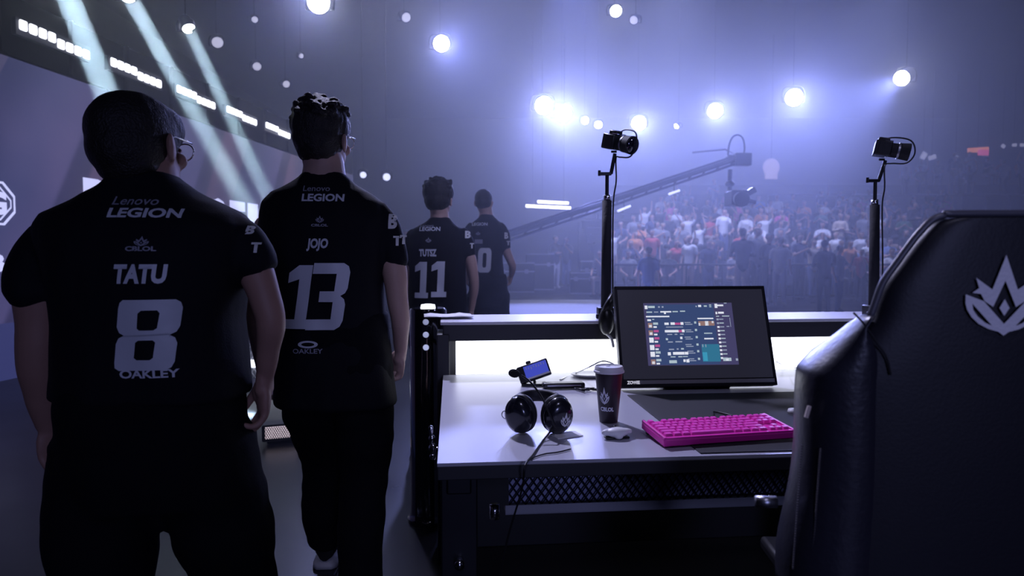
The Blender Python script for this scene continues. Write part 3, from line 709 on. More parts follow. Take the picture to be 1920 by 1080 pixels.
def P_text(s, bold=0.03, shear=0.0, sx=1.0): return text2d(s, bold=bold, shear=shear, sx=sx)
def num(s, gap=0.12):
    out = B(); x = 0
    for ch in s:
        wd = {'1': 0.62, '3': 0.9, '8': 1.0, '0': 0.62}[ch]
        add_bm(out, fill2d([[(x + px * wd, py * 1.5) for px, py in poly] for poly in GL[ch]])); x += wd + gap
    return out
def ring2d():
    n = 28
    return fill2d([[(math.cos(2 * PI * i / n), 0.55 * math.sin(2 * PI * i / n)) for i in range(n)], [(0.66 * math.cos(2 * PI * i / n), 0.28 * math.sin(2 * PI * i / n)) for i in range(n)]])

def patches(items):
    def f(o, L, at, jm):
        bvh = BVHTree.FromPolygons([v.co for v in jm.vertices], [tuple(p.vertices) for p in jm.polygons])
        for name, g, (x0, x1, y0, y1) in items:
            a = L(x0, y1, 0); c = L(x1, y0, 0); fit2d(g, a.x, c.x, a.z, c.z); grid_cut(g, 0.012)
            for v in g.verts:
                h = bvh.ray_cast(Vector((v.co.x, -1.0, v.co.y)), Vector((0, 1, 0)))
                v.co = Vector((v.co.x, (h[0].y if h[0] is not None else 0) - 0.003, v.co.y))
            obj(name, g, M_paper, o)
    return f
def tee2d():
    return fill2d([[(0, 0.8), (0, 1), (0.55, 1), (0.55, 0.8), (0.38, 0.8), (0.38, 0), (0.18, 0), (0.18, 0.8)], ]) 
# --- player 8, nearest
Y8 = 1.45
head8 = dict(px=260, py=276, k=1.0, yaw=-0.16, roll=-0.13, neck=(272, 325, 0.0, 54), pit=-0.05, dy=0.0)
player(Y8, 285, 'broad person in a black number eight jersey walking away, nearest to us, arms hanging',
    rows=[(742, 122, 460, 0.135, 0), (735, 118, 462, 0.150, 0), (690, 126, 456, 0.160, 0), (600, 128, 448, 0.165, 0), (520, 116, 458, 0.165, 0), (455, 96, 466, 0.155, 0), (425, 86, 468, 0.14, 0), (402, 96, 448, 0.125, 0), (380, 138, 412, 0.10, 0), (354, 190, 362, 0.078, 0), (334, 214, 334, 0.066, 0), (326, 222, 328, 0.060, 0)],
    sleeves=[[(160, 440, 0, 50), (112, 470, 0, 62), (76, 515, 0, 61), (73, 548, 0, 60)], [(405, 430, 0, 46), (448, 458, 0, 50), (470, 484, 0, 47), (483, 500, 0, 42)]],
    arms=[[(100, 450, 0, 48), (82, 540, 0, 50), (76, 620, 0.0, 40), (74, 680, 0.01, 38), (84, 740, 0.04, 34), (94, 796, 0.07, 25)],
          [(455, 455, 0, 33), (478, 505, 0, 33), (498, 562, 0.0, 29), (508, 606, 0.0, 27), (502, 664, 0.02, 21), (497, 714, 0.04, 15)]],
    hands=[(94, 796, 0.07, (0.0, 0.15, -1), (0.35, 1, 0.2), (1, -0.2, 0), 0.95, (0.4, 0.6, 0.4)), (496, 716, 0.04, (-0.10, 0.1, -1), (-0.5, 0.9, 0.1), (-0.8, -0.5, 0), 0.92, (0.35, 0.6, 0.5))],
    head=head8, hair=dict(ell=[((0, -0.012, 0.030), (0.086, 0.100, 0.086)), ((0, -0.030, -0.005), (0.080, 0.082, 0.075)), ((0.0, 0.02, 0.045), (0.080, 0.09, 0.064)), ((0, -0.035, -0.045), (0.066, 0.055, 0.045))], tufts=0, glasses=True),
    legs=leg_set(-0.005, 0.86, 0.10, (-0.12, -0.10, 0.0, 0.12, 0), (0.13, 0.22, 0.0, -0.12, 0), hiprx=0.195, hipry=0.155, thigh=0.115, bag=0.11),
    prints=[('sponsor_wordmark', P_text('Lenovo', 0.008), (203, 284, 366, 383), M_print2, 0), ('sponsor_wordmark', P_text('LEGION', 0.035), (204, 332, 389, 408), M_print, 0),
            ('league_emblem', emblem(), (265, 290, 443, 462), M_print2, 0), ('league_wordmark', P_text('CBLOL', 0.04), (251, 303, 462, 471), M_print2, 0),
            ('jersey_name', P_text('TATU', 0.05), (234, 322, 495, 531), M_print, 0.08), ('jersey_number', num('8'), (240, 342, 560, 690), M_print, 0.10), ('maker_wordmark', P_text('OAKLEY', 0.03), (241, 342, 689, 705), M_print, 0)],
    skin=M_skin, voxel=0.006, extra=patches([('sleeve_patch', tee2d(), (486, 499, 455, 474)), ('sleeve_patch', P_text('B', 0.05), (474, 485, 424, 440))]))
# --- player 13
def badge(o, L, at, jm):
    pass
head13 = dict(px=605, py=262, k=1.03, yaw=-0.24, neck=(607, 318, 0.0, 37), dy=0.0)
Y13 = 2.25
player(Y13, 610, 'tall person in a black number thirteen jersey walking away behind the nearest player',
    rows=[(760, 524, 742, 0.125, 0), (752, 518, 744, 0.135, 0), (690, 514, 736, 0.14, 0), (600, 505, 724, 0.14, 0), (520, 500, 720, 0.145, 0), (440, 492, 726, 0.14, 0), (405, 490, 728, 0.13, 0), (380, 494, 716, 0.115, 0), (360, 512, 694, 0.098, 0), (344, 545, 668, 0.078, 0), (332, 562, 652, 0.068, 0), (325, 568, 646, 0.062, 0)],
    sleeves=[[(522, 402, 0, 26), (504, 440, 0, 28), (492, 480, 0, 28), (488, 505, 0, 27)], [(700, 396, 0, 26), (722, 428, 0, 29), (735, 465, 0, 28), (740, 492, 0, 26)]],
    arms=[[(500, 420, 0, 22), (488, 510, 0, 23), (478, 590, 0, 19), (486, 640, 0.06, 17), (492, 690, 0.10, 12)], [(715, 420, 0, 22), (738, 500, 0, 24), (745, 560, 0, 20), (751, 600, 0.01, 18), (751, 635, 0.05, 15), (751, 662, 0.08, 11.5)]],
    hands=[(492, 690, 0.1, (0.1, 0.2, -1), (0, 1, 0), (1, 0, 0), 1.0, (0.4, 0.6, 0.5)), (751, 664, 0.08, (-0.25, 0.25, -1), (-0.6, 0.8, 0), (-0.7, -0.5, 0), 1.0, (0.9, 1.1, 0.7))],
    head=head13, hair=dict(ell=[((0, -0.012, 0.045), (0.090, 0.104, 0.090)), ((0, -0.028, 0.0), (0.080, 0.086, 0.075)), ((0.0, -0.035, -0.04), (0.064, 0.060, 0.042))], tufts=60, tl=0.12, glasses=True),
    legs=leg_set(0.03, 0.90, 0.085, (-0.115, 0.42, 0.0, 0.05, 0), (0.125, -0.02, 0.0, -0.1, 0), hiprx=0.19, hipry=0.14, thigh=0.105, bag=0.095, ang=0.068),
    prints=[('sponsor_wordmark', P_text('Lenovo', 0.008), (564, 614, 346, 357), M_print2, 0), ('sponsor_wordmark', P_text('LEGION', 0.035), (564, 642, 362, 377), M_print, 0),
            ('league_emblem', emblem(), (593, 608, 404, 418), M_print2, 0), ('league_wordmark', P_text('CBLOL', 0.04), (585, 616, 420, 425), M_print2, 0),
            ('jersey_name', P_text('JOJO', 0.045), (578, 617, 447, 471), M_print, 0.12), ('jersey_number', num('1'), (540, 590, 497, 616), M_print, 0.16), ('jersey_number', num('3'), (585, 650, 493, 618), M_print, 0.16),
            ('maker_emblem', ring2d(), (561, 598, 638, 652), M_print, 0), ('maker_wordmark', P_text('OAKLEY', 0.02), (551, 607, 653, 662), M_print2, 0)],
    skin=M_skin2, voxel=0.0065, extra=patches([('sleeve_patch', P_text('B', 0.05), (733, 747, 402, 430)), ('sleeve_patch', tee2d(), (742, 755, 443, 461)), ('sleeve_patch', tee2d(), (753, 763, 441, 458))]))
# --- player 11
player(4.3, 822, 'person in a black number eleven jersey walking away, third in the file',
    rows=[(598, 770, 878, 0.12, 0), (592, 767, 880, 0.13, 0), (560, 768, 876, 0.135, 0), (500, 768, 874, 0.14, 0), (460, 764, 874, 0.14, 0), (440, 766, 874, 0.125, 0), (428, 776, 866, 0.105, 0), (419, 794, 852, 0.08, 0), (412, 804, 845, 0.065, 0), (408, 807, 843, 0.06, 0)],
    sleeves=[[(778, 440, 0, 15), (768, 465, 0, 16), (765, 490, 0, 15)], [(864, 438, 0, 15), (876, 460, 0, 15), (880, 480, 0, 13)]],
    arms=[[(775, 450, 0, 11), (765, 495, 0, 11), (762, 535, 0, 9), (764, 560, 0.05, 8), (766, 585, 0.08, 6)], [(868, 450, 0, 11), (881, 485, 0, 12), (887, 515, 0, 10), (889, 540, 0.02, 9), (886, 565, 0.05, 7), (883, 586, 0.08, 5.5)]],
    hands=[(766, 585, 0.08, (0, 0.2, -1), (0, 1, 0), (1, 0, 0), 0.95, (0.4, 0.6, 0.5)), (883, 586, 0.08, (-0.15, 0.2, -1), (-0.2, 1, 0), (-1, -0.3, 0), 0.95, (0.4, 0.6, 0.5))],
    head=dict(px=823, py=374, k=1.03, yaw=-0.25, neck=(824, 405, 0.0, 17), dy=0.0), hair=dict(ell=[((0, -0.012, 0.045), (0.096, 0.108, 0.092)), ((0, -0.028, 0.0), (0.083, 0.088, 0.075)), ((0, -0.035, -0.035), (0.066, 0.06, 0.042))], tufts=30, tl=0.15),
    legs=leg_set(0.0, 0.90, 0.088, (-0.10, 0.0, 0.0, 0.1, 0), (-0.03 + 0.06, 0.25, 0.0, -0.1, 0), hiprx=0.18, hipry=0.135, thigh=0.098, bag=0.085, ang=0.068),
    prints=[('sponsor_wordmark', P_text('Lenovo', 0.01), (786, 812, 420, 425), M_print2, 0), ('sponsor_wordmark', P_text('LEGION', 0.03), (785, 825, 425, 433), M_print, 0), ('league_emblem', emblem(), (798, 809, 445, 455), M_print2, 0),
            ('jersey_name', P_text('TUTSZ', 0.05), (786, 819, 467, 481), M_print, 0), ('jersey_number', num('1'), (777, 804, 491, 559), M_print, 0.05), ('jersey_number', num('1'), (809, 838, 490, 557), M_print, 0.05)],
    skin=M_skin2, voxel=0.009, extra=patches([('sleeve_patch', P_text('B', 0.05), (873, 883, 433, 447)), ('sleeve_patch', tee2d(), (882, 889, 456, 466))]))
# --- player 0
player(5.9, 912, 'person in a black number zero jersey walking away, farthest in the file',
    rows=[(522, 880, 944, 0.12, 0), (517, 878, 945, 0.13, 0), (480, 880, 942, 0.135, 0), (440, 879, 944, 0.135, 0), (425, 882, 943, 0.12, 0), (415, 888, 937, 0.10, 0), (409, 895, 930, 0.08, 0), (404, 899, 925, 0.066, 0), (401, 901, 923, 0.06, 0)],
    sleeves=[[(886, 424, 0, 10), (878, 440, 0, 11), (876, 460, 0, 10)], [(937, 424, 0, 10), (945, 440, 0, 10.5), (948, 460, 0, 9.5), (948, 470, 0, 9)]],
    arms=[[(884, 430, 0, 8), (876, 465, 0, 8), (874, 490, 0, 6.5), (876, 515, 0.06, 5)], [(940, 430, 0, 8), (949, 468, 0, 8.5), (957, 488, 0, 7.5), (961, 500, 0.02, 7), (959, 516, 0.08, 5)]],
    hands=[(876, 515, 0.06, (0, 0.2, -1), (0, 1, 0), (1, 0, 0), 0.95, (0.4, 0.6, 0.5)), (959, 516, 0.1, (-0.25, 0.2, -1), (-0.2, 1, 0), (-1, -0.3, 0), 0.95, (0.5, 0.8, 0.5))],
    head=dict(px=907, py=379, k=0.95, yaw=-0.15, neck=(911, 399, 0.0, 12), dy=0.0), hair=dict(ell=[((0, -0.012, 0.035), (0.082, 0.100, 0.086)), ((0, -0.028, 0.0), (0.078, 0.082, 0.072)), ((0, -0.03, -0.03), (0.066, 0.06, 0.04))], tufts=0),
    legs=leg_set(0.015, 0.93, 0.088, (-0.08, 0.05, 0.0, 0.1, 0), (0.11, 0.15, 0.0, -0.1, 0), hiprx=0.175, hipry=0.135, thigh=0.10, bag=0.1, ang=0.095),
    prints=[('sponsor_wordmark', P_text('LEGION', 0.03), (884, 914, 417, 423), M_print, 0), ('league_emblem', emblem(), (892, 901, 434, 441), M_print2, 0),
            ('jersey_name', P_text('III', 0.08), (890, 905, 449, 457), M_print2, 0), ('jersey_number', num('0'), (896, 921, 465, 511), M_print, 0.05)],
    skin=M_skin2, voxel=0.011, extra=patches([('sleeve_patch', P_text('B', 0.05), (946, 953, 436, 448)), ('sleeve_patch', tee2d(), (950, 956, 452, 460))]))

# ------------------------------------------------------------------ crowd figures
def figure_mesh(name, pose):
    """one low resolution clothed figure facing -Y, feet at z 0 (seat top at z 0.45 when seated); material slots skin, top, legs, hair, shoes"""
    seg = []
    def s(a, b_, ra, rb, m): seg.append((Vector(a), Vector(b_), ra, rb, m))
    seated = pose['seated']; hip = 0.55 if seated else 0.92; sh = hip + 0.50; lean = pose.get('lean', 0.0)
    nk = Vector((0, -lean, sh + 0.06)); hd = nk + Vector((pose.get('tilt', 0), -0.03, 0.15))
    s((0, 0, hip), (0, -lean * 0.5, hip + 0.22), 0.15, 0.145, 1); s((0, -lean * 0.5, hip + 0.22), (0, -lean, sh - 0.08), 0.145, 0.16, 1)
    s((-0.15, -lean, sh - 0.02), (0.15, -lean, sh - 0.02), 0.075, 0.075, 1)
    s(nk - Vector((0, 0, 0.06)), nk + Vector((0, 0, 0.06)), 0.055, 0.05, 0)
    s(hd + Vector((0, -0.01, -0.045)), hd + Vector((0, 0, 0.03)), 0.07, 0.088, 0); s(hd + Vector((0, 0.03, 0.0)), hd + Vector((0, 0.012, 0.062)), 0.082, 0.088, 3)
    if pose.get('longhair'): s(hd + Vector((0, 0.06, 0)), hd + Vector((0, 0.07, -0.2)), 0.07, 0.06, 3)
    for sx, key in ((-1, 'la'), (1, 'ra')):
        e, w_ = pose[key]; S_ = Vector((sx * 0.19, -lean, sh - 0.03)); E = S_ + Vector((sx * e[0], e[1], e[2])); W = S_ + Vector((sx * w_[0], w_[1], w_[2]))
        s(S_, S_.lerp(E, 0.62), 0.058, 0.053, 1); s(S_.lerp(E, 0.62), E, 0.042, 0.038, 0 if not pose.get('longsleeve') else 1); s(E, W, 0.038, 0.028, 0 if not pose.get('longsleeve') else 1); s(W, W + (W - E).normalized() * 0.1, 0.035, 0.026, 0)
        if seated:
            K = Vector((sx * (0.12 + pose.get('knee', 0.03)), -0.42, 0.53)); F = Vector((sx * 0.13, -0.40, 0.08)); H = Vector((sx * 0.09, -0.02, hip - 0.02))
        else:
            f = pose.get('feet', 0.1); H = Vector((sx * 0.085, 0, hip - 0.02)); F = Vector((sx * f, sx * pose.get('stride', 0.04), 0.08)); K = (H + F) / 2 + Vector((0, -0.03, 0))
        s(H, K, 0.095, 0.068, 2); s(K, F, 0.066, 0.05, 2); s(F + Vector((0, 0.03, -0.03)), F + Vector((0, -0.14, -0.045)), 0.045, 0.038, 4)
    b = B()
    for a, c, ra, rb, m in seg:
        if (c - a).length < 0.02: ell(b, (a + c) / 2, (ra, ra, ra), None, 10)
        else: tube(b, [a, c], [ra, rb], 10, 0)
    me = remeshed(b, 0.026, 2, name)
    for p in me.polygons:
        best = 1e9; mi = 0; c0 = p.center
        for a, c, ra, rb, m in seg:
            d = c - a; t = max(0, min(1, (c0 - a).dot(d) / max(1e-9, d.length_squared))); dist = (c0 - (a + d * t)).length - (ra + (rb - ra) * t)
            if m == 3: dist -= 0.004 if c0.y > hd.y - 0.03 or c0.z > hd.z + 0.06 else -0.03
            if dist < best: best = dist; mi = m
        p.material_index = mi
    return me
def crowd_mat(name, c): return mat('cloth_' + name, c, 0.8, bump=(30, 0.1))
SH = {'white': (0.75, 0.75, 0.78), 'black': (0.02, 0.02, 0.025), 'navy': (0.04, 0.05, 0.12), 'grey': (0.25, 0.25, 0.28), 'light blue': (0.25, 0.35, 0.65), 'red': (0.5, 0.06, 0.06), 'orange': (0.65, 0.25, 0.1), 'pink': (0.75, 0.12, 0.35), 'cream': (0.62, 0.52, 0.42), 'dark green': (0.05, 0.12, 0.08)}
SHM = {k: crowd_mat(k.replace(' ', '_'), v) for k, v in SH.items()}
TR = {'dark': crowd_mat('dark_trousers', (0.03, 0.03, 0.04)), 'jeans': crowd_mat('jeans', (0.09, 0.12, 0.25)), 'pale': crowd_mat('pale_trousers', (0.55, 0.55, 0.68)), 'khaki': crowd_mat('khaki', (0.4, 0.3, 0.25))}
SKN = [mat('crowd_skin_a', (0.55, 0.33, 0.26), 0.6), mat('crowd_skin_b', (0.35, 0.19, 0.13), 0.6), mat('crowd_skin_c', (0.66, 0.44, 0.36), 0.6)]
HR_ = [M_hair, mat('brown_hair', (0.06, 0.035, 0.02), 0.6), mat('fair_hair', (0.3, 0.22, 0.14), 0.6)]
hang = ((0.05, 0.02, -0.28), (0.06, -0.06, -0.52)); phone = ((0.06, -0.16, -0.22), (-0.10, -0.34, 0.02)); up_ = ((0.10, -0.05, 0.20), (0.05, -0.12, 0.45)); clap = ((0.06, -0.14, -0.22), (-0.15, -0.33, -0.08)); lap = ((0.05, -0.08, -0.26), (-0.06, -0.32, -0.36)); wide = ((0.22, -0.02, 0.08), (0.44, -0.08, 0.22))
fold = ((0.08, -0.05, -0.27), (-0.20, -0.18, -0.22))
V = {}
for nm, ps in {
    'standing with arms hanging': dict(seated=False, la=hang, ra=hang), 'standing with folded arms': dict(seated=False, la=fold, ra=fold, feet=0.12, longsleeve=True),
    'standing with a raised phone hand': dict(seated=False, la=hang, ra=phone, tilt=0.02), 'standing with both arms raised': dict(seated=False, la=up_, ra=up_), 'standing and clapping': dict(seated=False, la=clap, ra=clap, longhair=True),
    'walking': dict(seated=False, la=((0.05, 0.12, -0.25), (0.05, 0.1, -0.5)), ra=((0.05, -0.12, -0.25), (0.03, -0.25, -0.45)), stride=0.22),
    'seated with hands in lap': dict(seated=True, la=lap, ra=lap, lean=0.05), 'seated and clapping': dict(seated=True, la=clap, ra=clap, lean=0.1), 'seated with one arm raised': dict(seated=True, la=lap, ra=up_, tilt=-0.02),
    'seated leaning forward': dict(seated=True, la=lap, ra=phone, lean=0.2, longhair=True), 'seated with arms spread wide': dict(seated=True, la=wide, ra=wide, longhair=True, knee=0.08)}.items():
    V[nm] = figure_mesh('spectator_body', ps)
STAND_ = [k for k in V if k.startswith('standing')]; SEAT_ = [k for k in V if k.startswith('seated') and 'wide' not in k]
def figure(x, y, z, yaw, pose, top, legs, label, sc_=1.0, skin=0, hair=0, group=None, shoes=None):
    me = V[pose]
    if len(me.materials) < 5:
        for k in range(5 - len(me.materials)): me.materials.append(M_black)
        me.polygons.foreach_set('use_smooth', [True] * len(me.polygons))
    o = bpy.data.objects.new('person', me); C.objects.link(o); o.location = (x, y, z); o.rotation_euler = (0, 0, yaw); o.scale = (sc_, sc_, sc_); o.location.z += 0.006
    for i, m in enumerate((SKN[skin], SHM[top], TR[legs], HR_[hair], shoes or M_suede)):
        o.material_slots[i].link = 'OBJECT'; o.material_slots[i].material = m
    return tag(o, label, 'person', group)
# people standing on the open floor, placed one by one: px, feet py, head top py, pose, yaw, top, legs, label
for px, fy, hy, pose, yaw, top, legs, lab, sk, hr in (
    (1041, 541, 441, 'standing with folded arms', 0.5, 'black', 'pale', 'person in pale trousers and a black top standing alone on the open floor', 0, 0),
    (1062, 538, 446, 'standing with a raised phone hand', -0.4, 'black', 'jeans', 'person in dark clothes standing close behind the one in pale trousers', 1, 0),
    (1462, 574, 446, 'standing with arms hanging', 2.6, 'white', 'pale', 'crew member in pale jeans and white top standing just right of the monitor', 2, 2),
    (1440, 571, 440, 'standing with folded arms', 0.3, 'black', 'dark', 'crew member in black with folded arms by the monitor edge', 0, 0),
    (1546, 589, 452, 'standing with folded arms', PI, 'black', 'dark', 'broad crew member in black seen from behind, standing between monitor and right pole', 1, 0),
    (1572, 586, 462, 'standing with a raised phone hand', 0.6, 'grey', 'jeans', 'crew member in grey shirt and jeans at the broad one in black', 0, 1),
    (1498, 562, 440, 'standing and clapping', 0.2, 'navy', 'dark', 'person in navy clapping behind the crew in pale jeans', 2, 0),
    (1614, 566, 470, 'standing with a raised phone hand', -0.5, 'red', 'dark', 'person in a red top standing close left of the right pole', 0, 1),
    (1328, 562, 452, 'standing with arms hanging', 0.0, 'navy', 'jeans', 'person in navy top and blue jeans standing above the monitor', 0, 0),
    (1392, 575, 430, 'standing with folded arms', 2.9, 'black', 'khaki', 'crew member in black with bare legs standing above the monitor', 0, 1),
    (1417, 566, 420, 'standing with a raised phone hand', 0.4, 'grey', 'dark', 'crew member in grey right of the one with bare legs', 0, 0),
    (1216, 600, 508, 'standing with arms hanging', 2.8, 'light blue', 'pale', 'small person in pale blue and white near the monitor top left', 2, 2),
    (1285, 552, 446, 'standing with both arms raised', 0.1, 'black', 'dark', 'person in black with both arms up above the monitor', 0, 0),
    (1524, 560, 450, 'standing with both arms raised', 0.2, 'cream', 'jeans', 'person in cream with both arms up behind the broad crew member', 2, 1),
    (1592, 558, 452, 'standing with arms hanging', 0.2, 'orange', 'dark', 'person in orange standing behind the crew in grey', 0, 0),
    (762, 560, 384, 'standing with a raised phone hand', 0.2, 'black', 'dark', 'camera operator in black half hidden behind the second player', 0, 0),
    (880, 545, 392, 'standing with arms hanging', 0.2, 'grey', 'dark', 'person in grey half hidden between the third and the farthest player', 2, 1)):
    if fy - hy < 40: continue
    Yp = CAMZ * FPX / (fy - 479); sc_ = (fy - hy) * Yp / FPX / 1.72
    figure((px - 960) / FPX * Yp, Yp, 0, yaw, pose, top, legs, lab, max(0.8, min(1.12, sc_)), sk, hr, 'people standing on the hall floor', shoes=M_rubber if legs == 'pale' else None)
# rows of spectators
rows_w = ['front', 'second', 'third', 'fourth', 'fifth', 'sixth', 'seventh', 'eighth', 'topmost']
tops = ['white'] * 8 + ['black'] * 13 + ['navy'] * 4 + ['grey'] * 5 + ['light blue'] + ['red', 'orange', 'pink', 'cream', 'cream', 'dark green']
rnd = random.Random(11)
def seat_row(y, z, xa, xb, step, fill, rowname, place, standing=0.25):
    k = 0; x = xa
    while x < xb:
        if rnd.random() < fill:
            pose = rnd.choice(STAND_ if rnd.random() < standing else SEAT_); top = rnd.choice(tops)
            art = 'an' if top[0] == 'o' else 'a'
            lab = 'spectator in %s top, %s, %s from the aisle, %s' % (top, pose.replace('standing with ', 'up, ').replace('standing and ', 'up, ').replace('seated with ', '').replace('seated and ', 'sitting ').replace('hands in lap', 'sitting').replace('seated leaning forward', 'leaning forward'), ordn[k] if k < len(ordn) else 'far', place % rowname)
            figure(x + rnd.uniform(-0.06, 0.06), y + rnd.uniform(-0.04, 0.04), z, rnd.uniform(-0.9, 0.6), pose, top, rnd.choice(['dark', 'dark', 'jeans', 'khaki']), lab, rnd.uniform(0.92, 1.04), rnd.choice([0, 0, 1, 2]), rnd.choice([0, 0, 1, 2]), 'spectators in the stand')
            k += 1
        x += step * rnd.uniform(0.9, 1.12)
def xpx(px, y): return (px - 960) / FPX * y
for i in range(NR):
    y = row_y(i) + 0.22; left = [1132, 1145, 1155, 1165, 1188, 1205, 1222, 1235, 1255][i]
    right = 1745 if i < 6 else 1790
    seat_row(y, row_z(i) + 0.02 , xpx(left, y), xpx(right, y), 0.66, [0.95, 0.92, 0.88, 0.85, 0.85, 0.8, 0.78, 0.72, 0.65][i], rows_w[i], '%s stand row', 0.12)
seat_row(yu - 0.2 + 0.2, zu, xpx(1690, yu), xpx(1925, yu), 0.75, 0.75, 'lower', '%s high platform', 0.4)
seat_row(yu + 2.8, zu + 0.7, xpx(1720, yu + 2.8), xpx(1925, yu + 2.8), 0.8, 0.7, 'upper', '%s high platform', 0.3)
# ------------------------------------------------------------------ the desk
DZ = 0.76
DY = math.radians(5.2)
FL = G(820, 869, DZ)                                  # front left corner of the desk top
DR = Matrix.Rotation(DY, 4, 'Z')
def D(x, y, z=0.0):                                   # desk coordinates: x along the front edge, y to the back
    return FL + (DR @ Vector((x, y, z)))
def onto(px, py, z=DZ):                               # pixel -> desk coordinates on the plane z
    p = G(px, py, z) - FL; q = DR.inverted() @ p; return q
M_top = mat('grey_laminate', (0.42, 0.42, 0.50), 0.36, bump=(180, 0.03), spec=0.6)
M_edge = mat('desk_edge', (0.02, 0.02, 0.026), 0.5)
DW, DD = 2.3, 1.12
desk = empty('desk', FL, DY); tag(desk, 'grey-topped gaming desk on a black frame in front of a glowing barrier', 'desk')
b = B(); box(b, (DW / 2, DD / 2, -0.004), (DW, DD, 0.008)); obj('desk_top', b, M_top, desk, False)
b = B(); box(b, (DW / 2, 0.008, -0.024), (DW, 0.016, 0.032)); box(b, (DW / 2, DD / 2, -0.024), (DW - 0.02, DD - 0.04, 0.03)); bevel(obj('top_frame', b, M_edge, desk, False), 0.002)
for x in (0.03, DW - 0.07):
    b = B(); box(b, (x + 0.02, 0.14, -0.40), (0.09, 0.06, 0.715)); box(b, (x + 0.02, 0.95, -0.40), (0.09, 0.06, 0.715)); box(b, (x + 0.02, 0.55, -0.08), (0.06, 0.9, 0.06)); box(b, (x + 0.02, 0.55, -0.74), (0.08, 0.95, 0.04))
    bevel(obj('leg', b, M_metalb, desk, False), 0.004)
    b = B(); cyl(b, (x + 0.02, 0.085, -0.28), (x + 0.02, 0.11, -0.28), 0.012, seg=12); obj('bolt', b, M_chrome, desk)
b = B(); box(b, (1.62, 0.45, -0.36), (0.55, 0.30, 0.62)); bevel(obj('side_cabinet', b, M_matte, desk, False), 0.006)
# expanded metal panel and cable tray under the top
M_mesh = mat('expanded_metal', (0.03, 0.03, 0.05), 0.45, metal=0.3)
my = 0.42
q0 = onto(905, 885, DZ); 
b = B(); W_, H_ = 0.86, 0.20; x0 = 0.20
def diamond_panel(b, x0, z0, W_, H_, y, cw=0.024, chh=0.030, r=0.0022):
    nx = int(W_ / cw) + 1; nz = int(H_ / chh)
    for i in range(-nz, nx):
        for sgn in (1, -1):
            a = [x0 + i * cw, z0]; c = [x0 + (i + nz) * cw, z0 + H_]
            lo_, hi_ = a[0], c[0]
            ta = max(0, (x0 - lo_) / (hi_ - lo_)); tb = min(1, (x0 + W_ - lo_) / (hi_ - lo_))
            if tb - ta < 0.02: continue
            p = (lo_ + (hi_ - lo_) * ta, z0 + H_ * (ta if sgn > 0 else 1 - ta)); q = (lo_ + (hi_ - lo_) * tb, z0 + H_ * (tb if sgn > 0 else 1 - tb))
            cyl(b, (p[0], y, p[1]), (q[0], y, q[1]), r, seg=4)
diamond_panel(b, x0, -0.262, W_, H_, my)
obj('mesh_panel', b, M_mesh, desk, False)
b = B(); box(b, (x0 + W_ / 2, my + 0.02, -0.165), (W_, 0.004, 0.20)); obj('back_sheet', b, mat('blue_grey_sheet', (0.45, 0.47, 0.72), 0.6), desk, False)
b = B(); box(b, (x0 + W_ / 2, my - 0.01, -0.272), (W_ + 0.03, 0.05, 0.012)); box(b, (x0 + W_ / 2, my - 0.035, -0.262), (W_ + 0.03, 0.004, 0.026)); bevel(obj('cable_tray', b, mat('pale_tray', (0.5, 0.5, 0.56), 0.5, bump=(80, 0.05)), desk, False), 0.002)
b = B(); box(b, (x0 + W_ + 0.07, my - 0.03, -0.245), (0.16, 0.09, 0.05), Matrix.Rotation(0.06, 3, 'Y')); bevel(obj('power_supply', b, mat('grey_box', (0.3, 0.3, 0.33), 0.5), desk, False), 0.01)
b = B(); cyl(b, (x0 + W_ + 0.01, my - 0.02, -0.12), (x0 + W_ + 0.01, my - 0.02, -0.09), 0.005, seg=10); cyl(b, (x0 - 0.05, my - 0.1, -0.22), (x0 - 0.05, my - 0.1, -0.26), 0.014, seg=12); obj('clamp', b, M_chrome, desk)

# ------------------------------------------------------------------ the barrier with its glowing panel
M_glow = mat('glowing_acrylic', (0.9, 0.9, 0.95), 0.4, emit=(0.84, 0.87, 1.0), es=2.9)
BX = 0.02; BYd = DD
bar = empty('barrier', D(0, DD, -DZ), DY); tag(bar, 'black barrier with a pale ledge and white glowing panel behind the desk', 'barrier')
b = B(); box(b, (1.5, 0.03, 0.825), (2.9, 0.02, 0.135)); obj('glowing_panel', b, M_glow, bar, False)
b = B(); box(b, (1.5, 0.16, 0.925), (3.0, 0.30, 0.066)); box(b, (1.5, 0.22, 0.44), (3.0, 0.16, 0.88)); box(b, (0.0, 0.10, 0.46), (0.05, 0.20, 0.92)); bevel(obj('frame', b, M_edge, bar, False), 0.004)
b = B(); box(b, (1.5, 0.15, 0.964), (3.02, 0.32, 0.012)); bevel(obj('ledge', b, mat('pale_ledge', (0.62, 0.62, 0.70), 0.4, bump=(60, 0.03)), bar, False), 0.002)
def BP(x, y, z): return D(x, DD + y, z - DZ)
# white sheet over the left end of the ledge
sh = empty('paper_sheet', BP(0.02, 0.16, 0.972), DY + 0.05); tag(sh, 'rumpled white sheet lying on the left end of the barrier ledge', 'paper')
b = B(); n_ = 8
gr = [[b.verts.new((-0.10 + 0.20 * i / n_, -0.06 + 0.15 * j / n_, 0.003 + 0.006 * math.sin(i * 1.3) * math.sin(j * 1.1) ** 2 + 0.006)) for j in range(n_ + 1)] for i in range(n_ + 1)]
for i in range(n_):
    for j in range(n_): b.faces.new((gr[i][j], gr[i + 1][j], gr[i + 1][j + 1], gr[i][j + 1]))
o = obj('sheet', b, M_paper, sh); m = o.modifiers.new('s', 'SOLIDIFY'); m.thickness = 0.001

